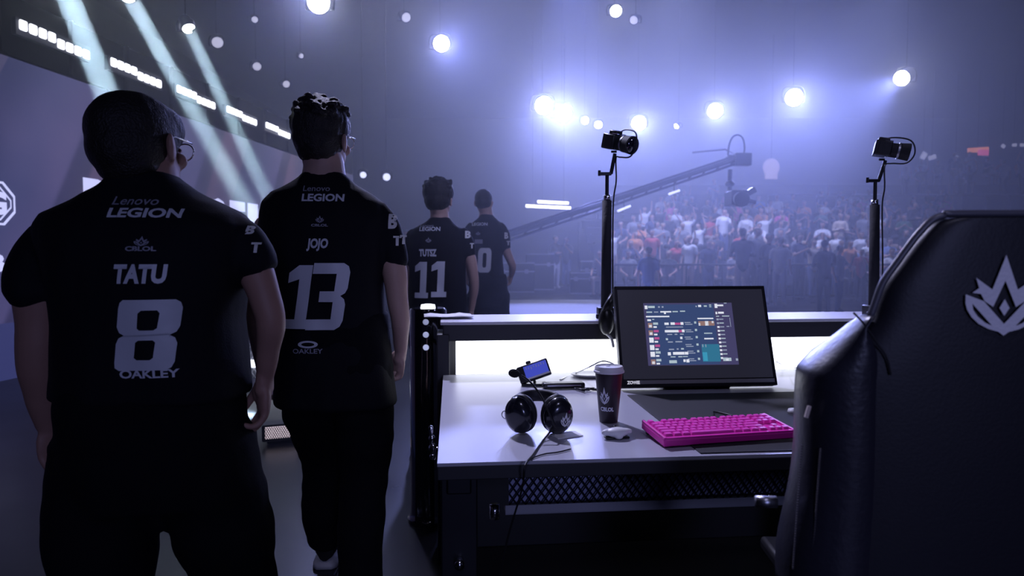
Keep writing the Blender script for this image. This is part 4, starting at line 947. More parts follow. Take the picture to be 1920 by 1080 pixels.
# ------------------------------------------------------------------ pole cameras on the barrier
def pole_camera(px, py0, Yp, lens_dir, label, cam_px, cam_py, cable_side=1):
    base = P(px, 600, Yp); base.z = 0.972
    t = empty('pole_camera', base); tag(t, label, 'camera', 'pole cameras clamped to the barrier')
    def Lc(x, y, dy=0): return P(x, y, Yp + dy) - base
    topz = Lc(px + 2, py0)
    b = B(); cyl(b, (0, 0, 0), (topz.x, 0, topz.z), 0.0215, 0.0195, 16); obj('pole', b, mat('foam_pole', (0.012, 0.012, 0.02), 0.8, bump=(40, 0.3)), t)
    b = B(); box(b, (0, 0, 0.02), (0.07, 0.07, 0.05)); box(b, (0, -0.03, -0.0 + 0.01), (0.09, 0.02, 0.02)); bevel(obj('clamp', b, M_metalb, t, False), 0.005)
    b = B(); cyl(b, topz, topz + Vector((0, 0, 0.022)), 0.014, seg=14); obj('collar', b, M_chrome, t)
    elb = Lc(px + 4, cam_py + 58); 
    b = B(); cyl(b, topz, (topz.x, 0, elb.z), 0.0075, seg=10); cyl(b, (elb.x + 0.012, 0, elb.z), Lc(cam_px - 8, cam_py + 20), 0.0075, seg=10)
    box(b, (elb.x - 0.012, 0, elb.z), (0.05, 0.022, 0.012)); cyl(b, (elb.x - 0.035, 0, elb.z - 0.008), (elb.x - 0.035, 0, elb.z + 0.014), 0.006, seg=10)
    cyl(b, (elb.x + 0.012, 0, elb.z + 0.09), (elb.x + 0.035, 0, elb.z + 0.09), 0.005, seg=8)
    bevel(obj('bracket', b, M_metalb, t), 0.001)
    cc = Lc(cam_px, cam_py); d = Vector(lens_dir).normalized(); R = d.to_track_quat('-Y', 'Z').to_matrix()
    def at(v): return cc + R @ Vector(v)
    b = B(); box(b, at((0, 0.035, 0)), (0.085, 0.05, 0.062), R); box(b, at((0, 0.03, 0.036)), (0.036, 0.045, 0.022), R); box(b, at((-0.034, 0.022, 0)), (0.018, 0.055, 0.06), R); cyl(b, at((0.025, 0.035, 0.03)), at((0.025, 0.035, 0.04)), 0.009, seg=12)
    bevel(obj('camera_body', b, M_black, t, False), 0.006)
    b = B(); cyl(b, at((0, 0.012, 0)), at((0, -0.035, 0)), 0.029, 0.031, 24); cyl(b, at((0, -0.035, 0)), at((0, -0.075, 0)), 0.033, 0.037, 24); auto_flat(obj('lens', b, M_matte, t), 40)
    b = B(); cyl(b, at((0, -0.030, 0)), at((0, -0.037, 0)), 0.0345, seg=24); cyl(b, at((0, 0.008, 0)), at((0, 0.002, 0)), 0.0315, seg=24); auto_flat(obj('lens_ring', b, M_alu, t), 40)
    b = B(); cyl(b, at((0, -0.0745, 0)), at((0, -0.0765, 0)), 0.031, seg=24); obj('front_glass', b, M_glass, t)
    b = B(); box(b, at((0.0, 0.01, 0.034)), (0.05, 0.03, 0.003), R); obj('tape', b, M_chrome, t, False)
    b = B(); s_ = cable_side
    tube(b, [at((0.03, 0.05, 0.03)), at((0.02, 0.0, 0.055)), at((0.01, -0.07, 0.05)), at((0, -0.095, 0.0)), at((0, -0.075, -0.045)), at((0, -0.02, -0.055)), Vector((elb.x + 0.03, -0.012, elb.z + 0.06)), Vector((elb.x + 0.032, -0.012, elb.z - 0.03)), Vector((topz.x + 0.024, -0.015, topz.z - 0.01)), Vector((0.024, -0.015, topz.z * 0.5)), Vector((0.026, -0.015, 0.06))], 0.0032, 8, 5)
    obj('cable', b, M_black, t)
    return t
pole_camera(1136, 376, 2.74, (0.55, -0.75, -0.25), 'black camera on the left pole, its lens turned to the right', 1161, 268)
pole_camera(1638, 384, 2.86, (0.90, -0.40, -0.20), 'black camera on the right pole behind the gaming chair', 1668, 281)
# black headset-like clamp lamp at the foot of the left pole
cl = empty('clamp_light', BP(0.66, 0.05, 0.972), DY); tag(cl, 'small black clip light with pale cable at the foot of the left pole', 'clip light')
def CL(px, py, Yc=2.62): return DR.to_3x3().inverted() @ (P(px, py, Yc) - cl.location)
b = B(); q = CL(1137, 602); ell(b, q, (0.032, 0.03, 0.055), None, 20); box(b, CL(1143, 570), (0.03, 0.03, 0.08), Matrix.Rotation(0.5, 3, 'Y')); cyl(b, q, (q.x, q.y + 0.02, 0.0), 0.008, seg=8); obj('lamp_head', b, M_black, cl)
b = B(); tube(b, [CL(1126, 606), CL(1134, 622), CL(1146, 634), CL(1150, 650)], 0.006, 8, 5); obj('cable', b, M_white, cl)

# ------------------------------------------------------------------ monitor
mp = G(1312, 731, DZ)
mon = empty('monitor', mp, DY - 0.01); tag(mon, 'black gaming monitor tilted back and showing a match client window', 'monitor')
mon.location.z = DZ
T = Matrix.Rotation(math.radians(-19), 4, 'X'); T = Matrix.Translation((0, 0.0, 0.012)) @ T
MW, MH = 0.560, 0.365
def mx_(bm): bmesh.ops.transform(bm, matrix=T, verts=bm.verts); return bm
b = B(); box(b, (0, 0.018, MH / 2), (MW, 0.03, MH)); box(b, (0, 0.045, MH / 2), (MW * 0.6, 0.04, MH * 0.6)); bevel(obj('housing', mx_(b), M_black, mon, False), 0.006)
b = B()
for c, s in (((0, 0, MH - 0.006), (MW, 0.012, 0.012)), ((-MW / 2 + 0.005, 0, MH / 2), (0.010, 0.012, MH)), ((MW / 2 - 0.005, 0, MH / 2), (0.010, 0.012, MH)), ((0, 0, 0.014), (MW, 0.014, 0.028))): box(b, c, s)
bevel(obj('bezel', mx_(b), M_metalb, mon, False), 0.002)
b = B(); box(b, (0, 0.000, MH / 2 + 0.008), (MW - 0.018, 0.004, MH - 0.036)); screen = obj('screen', mx_(b), mat('lit_black_panel', (0.03, 0.03, 0.04), 0.35, emit=(0.30, 0.30, 0.52), es=0.045, spec=0.4), mon, False)
b = B(); box(b, (0.02, -0.007, 0.017), (MW - 0.06, 0.003, 0.013)); obj('chin_strip', mx_(b), mat('chin_grey', (0.3, 0.3, 0.32), 0.4), mon, False)
b = B(); add_bm(b, fit2d(P_text('ZOWIE', 0.05), -MW / 2 + 0.02, -MW / 2 + 0.065, 0.010, 0.022)); bmesh.ops.transform(b, matrix=Matrix(((1, 0, 0, 0), (0, 0, -1, -0.0092), (0, 1, 0, 0), (0, 0, 0, 1))), verts=b.verts)
obj('maker_wordmark', mx_(b), mat('lit_mark', (0.8, 0.8, 0.8), 0.4, emit=(0.7, 0.7, 0.8), es=0.6), mon, False)
b = B(); box(b, (0, 0.12, 0.006), (0.24, 0.20, 0.012)); bevel(obj('stand_foot', b, M_black, mon, False), 0.004)
b = B(); tube(b, [(0, 0.16, 0.01), (0, 0.15, 0.10), (0, 0.115, 0.22)], 0.020, 12, 4); obj('stand_neck', b, M_black, mon)
# window shown on the screen: crop pixels of the client window mapped to the panel
SX0, SX1, SZ0, SZ1 = -0.178, 0.150, 0.075, 0.302
UI = []
def ui(x0, y0, x1, y1, m): UI.append((x0, y0, x1, y1, m))
U = {'bg': ((0.035, 0.06, 0.16), 1.0), 'side': ((0.055, 0.05, 0.13), 1.0), 'w': ((0.85, 0.88, 1.0), 0.85), 'g': ((0.35, 0.40, 0.55), 0.8), 'p': ((0.55, 0.10, 0.32), 0.8), 't': ((0.03, 0.16, 0.27), 1.0), 'c': ((0.05, 0.35, 0.55), 1.0), 'b': ((0.30, 0.18, 0.17), 0.9), 'l': ((0.5, 0.62, 0.7), 0.8)}
ui(140, 105, 1610, 975, 'side'); ui(190, 125, 1300, 965, 'bg'); ui(1030, 690, 1320, 930, 't'); ui(1035, 800, 1110, 920, 'c')
for q in ((160, 140, 205, 190, 'w'), (215, 145, 325, 175, 'l'), (380, 150, 410, 172, 'g'), (440, 150, 470, 172, 'g'), (1000, 145, 1025, 165, 'g'), (1045, 135, 1095, 165, 'w'), (1140, 142, 1190, 162, 'l'), (1228, 130, 1265, 145, 'l'), (1228, 155, 1265, 168, 'l'),
          (180, 225, 275, 242, 'l'), (305, 225, 375, 240, 'g'), (410, 220, 590, 240, 'w'), (610, 220, 700, 236, 'l'), (735, 215, 820, 232, 'l'), (468, 240, 500, 262, 'w'), (168, 287, 552, 306, 'w'), (1012, 320, 1275, 338, 'w'),
          (185, 335, 245, 360, 'w'), (265, 330, 300, 342, 'l'), (1020, 365, 1285, 430, 'b'), (1130, 365, 1185, 430, 'w'), (1020, 390, 1050, 430, 'w'), (1240, 365, 1270, 395, 'w'), (1095, 530, 1230, 545, 'l'), (1088, 603, 1242, 622, 'w'), (1045, 690, 1060, 730, 'g'), (1095, 690, 1108, 730, 'g'),
          (1320, 120, 1365, 180, 'w'), (1365, 132, 1465, 155, 'w'), (1480, 105, 1525, 118, 'g'), (1322, 235, 1350, 270, 'w'), (1365, 235, 1460, 262, 'w'), (1325, 292, 1375, 305, 'l'), (1425, 290, 1545, 303, 'l'), (1545, 320, 1553, 450, 'g'), (1480, 437, 1525, 450, 'g'),
          (460, 383, 530, 415, 'w'), (560, 380, 630, 415, 'w'), (630, 385, 725, 415, 'p'), (725, 378, 772, 416, 'w'), (480, 440, 760, 452, 'g'), (455, 487, 680, 520, 'w'), (680, 487, 735, 520, 'p'), (735, 482, 778, 520, 'w'), (490, 542, 570, 556, 'g'), (610, 540, 655, 556, 'g'), (700, 540, 760, 554, 'g'),
          (460, 600, 495, 628, 'l'), (695, 582, 732, 615, 'w'), (488, 646, 570, 662, 'g'), (612, 642, 722, 660, 'g'), (495, 748, 578, 764, 'g'), (622, 742, 652, 762, 'g'), (692, 740, 738, 760, 'l'), (470, 795, 520, 838, 'w'), (555, 792, 740, 830, 'w'), (745, 792, 803, 830, 'w'), (510, 852, 590, 866, 'l'), (635, 850, 700, 866, 'l'), (710, 850, 790, 862, 'l'),
          (482, 905, 605, 945, 'l'), (712, 895, 750, 930, 'w'), (760, 895, 808, 937, 'w'), (1360, 880, 1495, 925, 'l'), (1405, 890, 1450, 920, 'w'), (1568, 890, 1605, 922, 'g')): ui(*q)
for i, (yy, sp) in enumerate(((400, 'b'), (505, 'b'), (605, 'w'), (708, 'w'), (800, 'w'), (905, 'b'))):
    ui(190, yy - 20 + 5, 262, yy + 55, sp); ui(205, yy + 12, 250, yy + 48, 'w'); ui(275, yy - 20, 355, yy + 12, 'p' if i in (1, 2, 3) else 'l'); ui(275, yy + 32, 330, yy + 55, 'w')
    ui(790 - 20 * (i in (2, 3)), yy - 22, 890 - 20 * (i in (2, 3)), yy - 10, 'g'); ui(800 - 20 * (i in (2, 3)), yy + 3, 920 - 20 * (i in (2, 3)), yy + 15, 'g'); ui(950, yy - 30, 985, yy, 'l')
for i in range(11):
    yy = 330 + 54 * i; ui(1325, yy, 1362, yy + 26, 'w' if i > 1 else 'g'); ui(1368, yy + 4, 1440, yy + 18, 'l' if i % 2 else 'g')
b = B(); keys = list(U); umats = [mat('pixels_' + k, (0.01, 0.01, 0.01), 0.4, emit=U[k][0], es=U[k][1]) for k in keys]
for n_, (x0, y0, x1, y1, m) in enumerate(UI):
    lean = 0.0
    def fx(x): return SX0 + (x - 140) / (1610 - 140) * (SX1 - SX0)
    def fz(y): return SZ1 - (y - 105) / (975 - 105) * (SZ1 - SZ0)
    yv = -0.0024 - 0.00015 * (0 if m in ('bg', 'side') and n_ < 2 and m == 'side' else 1 if n_ == 1 else 2 if n_ < 4 else 3)
    vv = [b.verts.new((fx(a), yv, fz(c))) for a, c in ((x0, y1), (x1, y1), (x1, y0), (x0, y0))]
    f = b.faces.new(vv); f.material_index = keys.index(m)
o = bpy.data.meshes.new('client_window'); mx_(b); b.to_mesh(o); b.free()
obj('client_window', o, umats, screen, False)

# ------------------------------------------------------------------ desk mat, keyboard
def place(name, px, py, label, cat, z=DZ, rz=0.0, group=None):
    p = G(px, py, z); return tag(empty(name, p, DY + rz), label, cat, group)
a = onto(1165, 742); c = onto(1252, 853)
t = empty('desk_mat', D(a.x + 0.02, c.y, 0.0), DY + 0.0); tag(t, 'large thin black desk mat under the pink keyboard', 'desk mat')
b = B(); box(b, (0.48, (a.y - c.y) / 2, 0.0015), (0.96, a.y - c.y, 0.003)); bevel(obj('mat', b, mat('mat_cloth', (0.012, 0.012, 0.02), 0.75, bump=(300, 0.15)), t, False), 0.001)
# keyboard
M_pk = mat('pink_case', (0.95, 0.035, 0.52), 0.4); M_key = mat('pink_key', (1.0, 0.08, 0.64), 0.42); M_keyd = mat('deep_pink_key', (0.62, 0.03, 0.30), 0.42)
kfl = G(1245, 834, DZ + 0.01); kfr = G(1490, 818, DZ + 0.01); kbl = G(1207, 787, DZ + 0.03)
krz = math.atan2(kfr.y - kfl.y, kfr.x - kfl.x)
KW, KD = 0.362, 0.138
kb = empty('keyboard', (kfl.x, kfl.y, DZ + 0.003), krz); tag(kb, 'bright pink tenkeyless keyboard on the black mat', 'keyboard')
tilt = Matrix.Rotation(math.radians(4.5), 4, 'X')
b = B(); box(b, (KW / 2, KD / 2, 0.010), (KW, KD, 0.018)); bmesh.ops.transform(b, matrix=tilt, verts=b.verts); bevel(obj('case', b, M_pk, kb, False), 0.003)
b = B(); box(b, (KW / 2, 0.006, 0.020), (KW, 0.010, 0.006)); box(b, (0.004, KD / 2, 0.021), (0.007, KD, 0.007)); box(b, (KW - 0.004, KD / 2, 0.021), (0.007, KD, 0.007)); bmesh.ops.transform(b, matrix=tilt, verts=b.verts); bevel(obj('rim', b, M_pk, kb, False), 0.001)
b = B(); box(b, (0.03, KD - 0.012, 0.0), (0.04, 0.012, 0.018)); box(b, (KW - 0.03, KD - 0.012, 0.0), (0.04, 0.012, 0.018)); bmesh.ops.transform(b, matrix=Matrix.Translation((0, 0, 0.008)), verts=b.verts); obj('foot', b, M_black, kb, False)
u = 0.01905
keyrows = [[(1, 0), (0, 1), (1, 0)] ]
layout = [
    ([(0, 1)] + [(2 + i, 1) for i in range(4)] + [(6.5 + i, 1) for i in range(4)] + [(11 + i, 1) for i in range(4)] + [(15.25 + i, 1) for i in range(3)], 5.25),
    ([(i, 1) for i in range(13)] + [(13, 2)] + [(15.25 + i, 1) for i in range(3)], 4),
    ([(0, 1.5)] + [(1.5 + i, 1) for i in range(12)] + [(13.5, 1.5)] + [(15.25 + i, 1) for i in range(3)], 3),
    ([(0, 1.75)] + [(1.75 + i, 1) for i in range(11)] + [(12.75, 2.25)], 2),
    ([(0, 2.25)] + [(2.25 + i, 1) for i in range(10)] + [(12.25, 2.75)] + [(16.25, 1)], 1),
    ([(0, 1.25), (1.25, 1.25), (2.5, 1.25), (3.75, 6.25), (10, 1.25), (11.25, 1.25), (12.5, 1.25), (13.75, 1.25)] + [(15.25 + i, 1) for i in range(3)], 0)]
kmesh = {}
for ks, ry in layout:
    for kx, kw in ks:
        if kw not in kmesh:
            b = B(); vsx = box(b, (0, 0, 0), (u * kw - 0.0012, u - 0.0012, 0.009))
            for v in b.verts:
                if v.co.z > 0: v.co.x -= math.copysign(0.0022, v.co.x); v.co.y = v.co.y * 0.76 + 0.0004
            bmesh.ops.bevel(b, geom=[e for e in b.edges], offset=0.0012, segments=2, affect='EDGES')
            m_ = bpy.data.meshes.new('key'); bmesh.ops.recalc_face_normals(b, faces=b.faces); b.to_mesh(m_); b.free(); m_.materials.append(M_key); kmesh[kw] = m_
        o = bpy.data.objects.new('key', kmesh[kw]); C.objects.link(o); o.parent = kb
        p = tilt @ Vector((0.0085 + (kx + kw / 2) * u * 0.99, 0.0125 + (ry + 0.5) * u * 0.98 * (0.99), 0.0235)); o.location = p; o.rotation_euler = (math.radians(4.5), 0, 0)
b = B(); tube(b, [(0.07, KD, 0.012), (0.08, KD + 0.03, 0.006), (0.17, KD + 0.05, 0.004), (0.26, KD + 0.10, 0.004), (0.30, KD + 0.16, 0.004), (0.33, KD + 0.10, 0.004)], 0.0025, 6, 5); obj('cable', b, M_black, kb)

# ------------------------------------------------------------------ cup
cp = place('coffee_cup', 1141, 791, 'tall black paper cup with a white lid standing left of the monitor', 'cup', rz=-DY)
k = 0.92
b = B(); lathe(b, [(0.026 * k, 0.0), (0.0275 * k, 0.001), (0.0425 * k, 0.146), (0.0425 * k, 0.147)], seg=40)
for f in b.faces: f.material_index = 1 if f.calc_center_median().z < 0.012 else 0
lathe(b, [(0.0262 * k, 0.001), (0.0274 * k, 0.0055), (0.0272 * k, 0.0058)], seg=40)
b.faces.ensure_lookup_table()
M_cup = mat('black_red_card', (0.03, 0.02, 0.025), 0.45)
nt = M_cup.node_tree; bs = nt.nodes['Principled BSDF']; tcn = nt.nodes.new('ShaderNodeTexCoord'); sp = nt.nodes.new('ShaderNodeSeparateXYZ'); rm = nt.nodes.new('ShaderNodeValToRGB')
rm.color_ramp.elements[0].position = 0.72; rm.color_ramp.elements[0].color = (0.025, 0.018, 0.025, 1); rm.color_ramp.elements[1].position = 0.88; rm.color_ramp.elements[1].color = (0.22, 0.015, 0.03, 1)
nt.links.new(tcn.outputs['Generated'], sp.inputs[0]); nt.links.new(sp.outputs[0], rm.inputs[0]); nt.links.new(rm.outputs[0], bs.inputs['Base Color'])
obj('cup_body', b, [M_cup, M_white], cp)
b = B(); lathe(b, [(0.0275 * k, 0.003), (0.0286 * k, 0.0125), (0.0276 * k, 0.0125)], seg=40); obj('base_band', b, M_white, cp)
b = B(); lathe(b, [(0.0435 * k, 0.141), (0.047 * k, 0.1425), (0.047 * k, 0.147), (0.0445 * k, 0.149), (0.043 * k, 0.158), (0.041 * k, 0.160), (0.038 * k, 0.1555), (0.01 * k, 0.155)], seg=40); box(b, (0.0, 0.024, 0.156), (0.012, 0.005, 0.002)); auto_flat(obj('lid', b, M_white, cp), 40)
def cup_print(g, a0, a1, z0, z1, name):
    fit2d(g, a0, a1, z0, z1); grid_cut(g, 0.1)
    for v in g.verts:
        a = v.co.x; z = v.co.y; r = (0.0275 + (0.0425 - 0.0275) * z / 0.146) * k + 0.0006; v.co = Vector((r * math.sin(a), -r * math.cos(a), z))
    obj(name, g, M_print, cp, False)
cup_print(emblem(), -0.95, -0.10, 0.055, 0.105, 'league_emblem'); cup_print(P_text('CBLOL', 0.05), -0.95, 0.35, 0.036, 0.048, 'league_wordmark')

# ------------------------------------------------------------------ white mouse
ms = place('computer_mouse', 1157, 822, 'small white mouse lying in front of the paper cup', 'mouse', rz=0.1)
b = B(); ell(b, (0, 0, 0.016), (0.030, 0.020, 0.013)); ell(b, (-0.022, 0.004, 0.016), (0.020, 0.010, 0.009), Matrix.Rotation(0.15, 3, 'Z')); ell(b, (0.022, 0.004, 0.016), (0.020, 0.010, 0.009), Matrix.Rotation(-0.15, 3, 'Z')); ell(b, (0, -0.012, 0.010), (0.012, 0.012, 0.009)); ell(b, (0, 0.012, 0.014), (0.034, 0.016, 0.011))
obj('shell', remeshed(b, 0.0022, 3, 'shell'), M_white, ms)
b = B(); box(b, (0, 0.002, 0.003), (0.062, 0.026, 0.005)); bevel(obj('base_plate', b, M_black, ms, False), 0.002)
b = B(); cyl(b, (0, 0.012, 0.029), (0, 0.022, 0.027), 0.002, seg=10); obj('scroll_wheel', b, M_black, ms)
# white card under the headset
cd = place('paper_card', 1062, 817, 'folded white card lying under the right earcup', 'card', rz=0.35)
b = B(); box(b, (0.0, 0.0, 0.0012), (0.075, 0.045, 0.0012)); box(b, (0.0, 0.0, 0.0028), (0.075, 0.044, 0.0010), Matrix.Rotation(0.03, 3, 'X')); obj('card', b, M_paper, cd, False)

# ------------------------------------------------------------------ headset
hs = place('headset', 1012, 812, 'black over-ear headset with boom microphone standing on the desk', 'headset', rz=-DY)
hs_Y = hs.location.y
def H(px, py, dy=0.0): return P(px, py, hs_Y + dy) - hs.location
def earcup(px, py, tiltz, side, dy=0.0):
    c = H(px, py, dy); c.z = max(c.z, 0.052); R = Matrix.Rotation(tiltz, 3, 'Z') @ Matrix.Rotation(0.10, 3, 'X') @ Matrix.Rotation(side * 0.10, 3, 'Y')
    r = bpy.data.objects.new('earcup', None)
    b = B(); prof = [(0.012, -0.036), (0.026, -0.034), (0.037, -0.026), (0.042, -0.012), (0.042, 0.0)]
    bpy.data.objects.remove(r)
    lathe(b, prof, seg=32)
    M = Matrix.Translation(c) @ R.to_4x4() @ Matrix.Rotation(-PI / 2, 4, 'X') @ Matrix.Diagonal((0.95, 1.18, 1, 1))
    bmesh.ops.transform(b, matrix=M, verts=b.verts); sh_ = obj('earcup', b, mat('gloss_black_shell', (0.012, 0.012, 0.02), 0.22, coat=0.5), hs)
    b = B(); lathe(b, [(0.030, 0.0), (0.041, 0.002), (0.044, 0.010), (0.040, 0.020), (0.028, 0.022)], seg=32); bmesh.ops.transform(b, matrix=M, verts=b.verts); obj('ear_cushion', b, mat('cushion_leather', (0.015, 0.015, 0.02), 0.5, bump=(90, 0.2)), sh_)
    b = B(); lathe(b, [(0.0425, -0.004), (0.0435, -0.002), (0.0425, 0.001)], seg=32); bmesh.ops.transform(b, matrix=M, verts=b.verts); obj('trim_ring', b, M_metalb, sh_)
    return c, R, M, sh_
cL = earcup(977, 782, -0.55, -1); cR = earcup(1044, 784, 0.30, 1, -0.005)
# chrome arms and padded headband
def arc_pts(c, dx, hz): return
b = B()
for (px, py, pts) in ((0, 0, [(962, 760), (968, 751), (980, 748), (990, 752), (998, 763)]), (0, 0, [(1026, 768), (1034, 757), (1046, 750), (1058, 752), (1066, 760)])):
    tube(b, [H(x, y, -0.012) for x, y in pts], 0.0022, 8, 5)
tube(b, [H(1047, 760, -0.01), H(1049, 752, 0.0), H(1051, 744, 0.005)], 0.0030, 8, 3); tube(b, [H(980, 752, -0.0), H(974, 748, 0.03), H(968, 746, 0.06)], 0.0028, 8, 3)
obj('yoke_wire', b, M_chrome, hs)
b = B()
cpts = [(966, 752, 0.02), (972, 742, 0.06), (985, 737, 0.09), (1008, 735, 0.105), (1033, 737, 0.09), (1048, 743, 0.06), (1056, 752, 0.02)]
pts = smooth_path([H(x, y + 6, dy) for x, y, dy in cpts], 6)
rings = []
for i, p in enumerate(pts):
    d = (pts[min(i + 1, len(pts) - 1)] - pts[max(i - 1, 0)]).normalized(); nrm = Vector((-d.y, d.x, 0)).normalized()
    f = math.sin(PI * i / (len(pts) - 1)) ** 0.5; hh = 0.006 + 0.011 * f; tt = 0.004 + 0.006 * f
    rings.append([b.verts.new(p + nrm * tt * math.cos(a) + Vector((0, 0, 1)) * hh * math.copysign(abs(math.sin(a)) ** 0.7, math.sin(a))) for a in [2 * PI * q / 12 for q in range(12)]])
for A_, B_ in zip(rings, rings[1:]):
    for q in range(12): b.faces.new((A_[q], A_[(q + 1) % 12], B_[(q + 1) % 12], B_[q]))
b.faces.new(rings[0][::-1]); b.faces.new(rings[-1]); obj('headband', b, mat('headband_pad', (0.012, 0.012, 0.018), 0.6, bump=(70, 0.2)), hs)
b = B(); tube(b, [H(1041, 803, -0.05), H(1034, 785, -0.05), H(1022, 757, -0.035), H(1008, 733, -0.01), H(992, 714, 0.01), H(978, 704, 0.02)], 0.0026, 8, 6)
mic = obj('microphone_boom', b, M_black, hs)
b = B(); ell(b, H(964, 700, 0.025), (0.016, 0.011, 0.0115), Matrix.Rotation(0.2, 3, 'Y'), 20); obj('foam_tip', b, mat('foam', (0.01, 0.01, 0.012), 0.95, bump=(300, 0.8)), mic)
b = B(); tube(b, [H(949, 770, 0), H(943, 772, 0), H(941, 779, 0), H(946, 785, 0), H(951, 783, 0)], 0.0014, 6, 5); obj('wire_ring', b, M_chrome, hs)
b = B(); tube(b, [(cR[2] @ Vector((0.0, -0.02, -0.0365))), (cR[2] @ Vector((0.012, 0.01, -0.037))), (cR[2] @ Vector((0.016, -0.012, -0.035)))], 0.004, 8, 4)
g = emblem(); bmesh.ops.transform(g, matrix=cR[2] @ Matrix.Translation((0.012, 0.002, -0.0365)) @ Matrix.Rotation(PI, 4, 'X') @ Matrix.Diagonal((0.028, 0.028, 1, 1)), verts=g.verts)
b.free(); obj('shell_emblem', g, M_white, cR[3], False)
# headset cable over the desk front
b = B(); pts = [H(1036, 806, -0.04), H(1018, 822, -0.055), H(1000, 846, -0.07), D(0.245, 0.03, 0.004) - hs.location, D(0.225, -0.012, -0.004) - hs.location, D(0.215, -0.014, -0.06) - hs.location, D(0.16, 0.02, -0.20) - hs.location, D(0.13, 0.06, -0.42) - hs.location, D(0.12, 0.08, -0.62) - hs.location]
pts = [H(1036, 804, -0.045), (G(1018, 826, DZ + 0.004) - hs.location), (G(1000, 852, DZ + 0.004) - hs.location), (G(988, 866, DZ + 0.005) - hs.location), (G(986, 866, DZ + 0.005) + Vector((-0.004, -0.02, -0.012)) - hs.location), (G(986, 866, DZ) + Vector((-0.01, -0.018, -0.06)) - hs.location), (G(986, 866, DZ) + Vector((-0.05, 0.01, -0.22)) - hs.location), (G(986, 866, DZ) + Vector((-0.09, 0.06, -0.5)) - hs.location)]
tube(b, pts, 0.0024, 8, 6); obj('cable', b, M_black, hs)
b = B(); tube(b, [(G(x, y, DZ + 0.003) - hs.location) for x, y in ((988, 866), (1000, 858), (1022, 851), (1045, 848), (1070, 842))], 0.0018, 6, 5); obj('cable', b, M_black, hs)

# ------------------------------------------------------------------ small device with a blue screen
dv = place('handheld_recorder', 998, 722, 'small black handheld device with a glowing blue screen behind the headset', 'device', rz=-DY)
dvY = dv.location.y
def V_(px, py, dy=0): return P(px, py, dvY + dy) - dv.location
ax = (V_(1032, 672) - V_(965, 695)).normalized(); upv = Vector((0.25, 0.35, 0.9)); upv = (upv - ax * ax.dot(upv)).normalized(); nn = ax.cross(upv)
RR = Matrix((ax, -nn, upv)).transposed() if Matrix((ax, -nn, upv)).determinant() > 0 else Matrix((ax, nn, upv)).transposed()
cc = V_(1001, 696)
b = B(); box(b, cc, (0.118, 0.020, 0.064), RR); box(b, cc + RR @ Vector((-0.01, 0.0, 0.037)), (0.02, 0.014, 0.014), RR); bevel(obj('body', b, M_black, dv, False), 0.006)
fy = -0.0108 if (RR @ Vector((0, -1, 0))).y < 0 else 0.0108
b = B(); box(b, cc + RR @ Vector((0.010, fy, 0.002)), (0.086, 0.0012, 0.044), RR); obj('display', b, mat('blue_display', (0.01, 0.01, 0.03), 0.2, emit=(0.055, 0.075, 0.52), es=0.9), dv, False)
b = B(); box(b, cc + RR @ Vector((0.012, fy * 1.08, -0.0235)), (0.088, 0.0012, 0.006), RR); obj('pale_strip', b, M_white, dv, False)
b = B()
for i in range(8): box(b, cc + RR @ Vector((-0.024 + i * 0.0095, fy * 1.08, 0.016 - 0.002 * (i % 3))), (0.003, 0.0006, 0.010 - 0.003 * (i % 2)), RR)
obj('meter_bars', b, mat('meter', (0.05, 0.05, 0.1), 0.5, emit=(0.10, 0.11, 0.25), es=1), dv, False)
b = B(); tube(b, [cc + RR @ Vector((-0.01, 0.0, -0.03)), Vector((cc.x + 0.005, cc.y + 0.03, 0.005))], 0.006, 8, 0); box(b, Vector((cc.x, cc.y + 0.01, 0.004)), (0.09, 0.06, 0.008)); bevel(obj('stand', b, M_black, dv), 0.002)
# black cable plugs, grey plate and loose cables left of the monitor
def desk_thing(name, px, py, label, cat, build, rz=0.0, group=None):
    t = place(name, px, py, label, cat, rz=rz, group=group); build(t); return t
def b_case(t):
    b = B(); box(b, (0, 0, 0.012), (0.15, 0.045, 0.02)); bevel(obj('body', b, M_black, t, False), 0.006)
    b = B(); box(b, (0.0, -0.0235, 0.014), (0.12, 0.0015, 0.004)); obj('zip', b, M_alu, t, False)
desk_thing('slim_case', 1056, 728, 'slim black case lying between the device and the paper cup', 'case', b_case, 0.02)
def b_plug(t):
    b = B()
    for i in range(4): cyl(b, (-0.03 + i * 0.018, 0.01 - 0.012 * (i % 2), 0.006), (-0.01 + i * 0.02, -0.03 + 0.012 * (i % 3), 0.008), 0.0045, seg=8)
    obj('plug', b, M_black, t)
    b = B()
    for i in range(4): cyl(b, (-0.032 + i * 0.018, 0.016 - 0.012 * (i % 2), 0.006), (-0.036 + i * 0.018, 0.026 - 0.012 * (i % 2), 0.006), 0.003, seg=8)
    obj('plug_tip', b, M_chrome, t)
desk_thing('cable_plugs', 1098, 733, 'tangle of black cable plugs just left of the paper cup', 'plugs', b_plug, 0.0)
def b_plate(t):
    b = B(); lathe(b, [(0.02, 0.0), (0.075, 0.002), (0.09, 0.010), (0.086, 0.012), (0.07, 0.005), (0.01, 0.004)], seg=36); bmesh.ops.transform(b, matrix=Matrix.Diagonal((0.9, 0.7, 1, 1)), verts=b.verts); obj('plate', b, M_white, t)
desk_thing('saucer', 1108, 705, 'shallow white saucer behind the paper cup beside the monitor', 'saucer', b_plate, 0.0)
def b_cable(pts, r, m):
    def f(t):
        b = B(); tube(b, [P(x, y, Yc) - t.location if Yc else G(x, y, DZ + r + 0.001) - t.location for x, y, Yc in pts], r, 8, 6); o = obj('cable', b, m, t); o.rotation_euler = (0, 0, -DY)
    return f
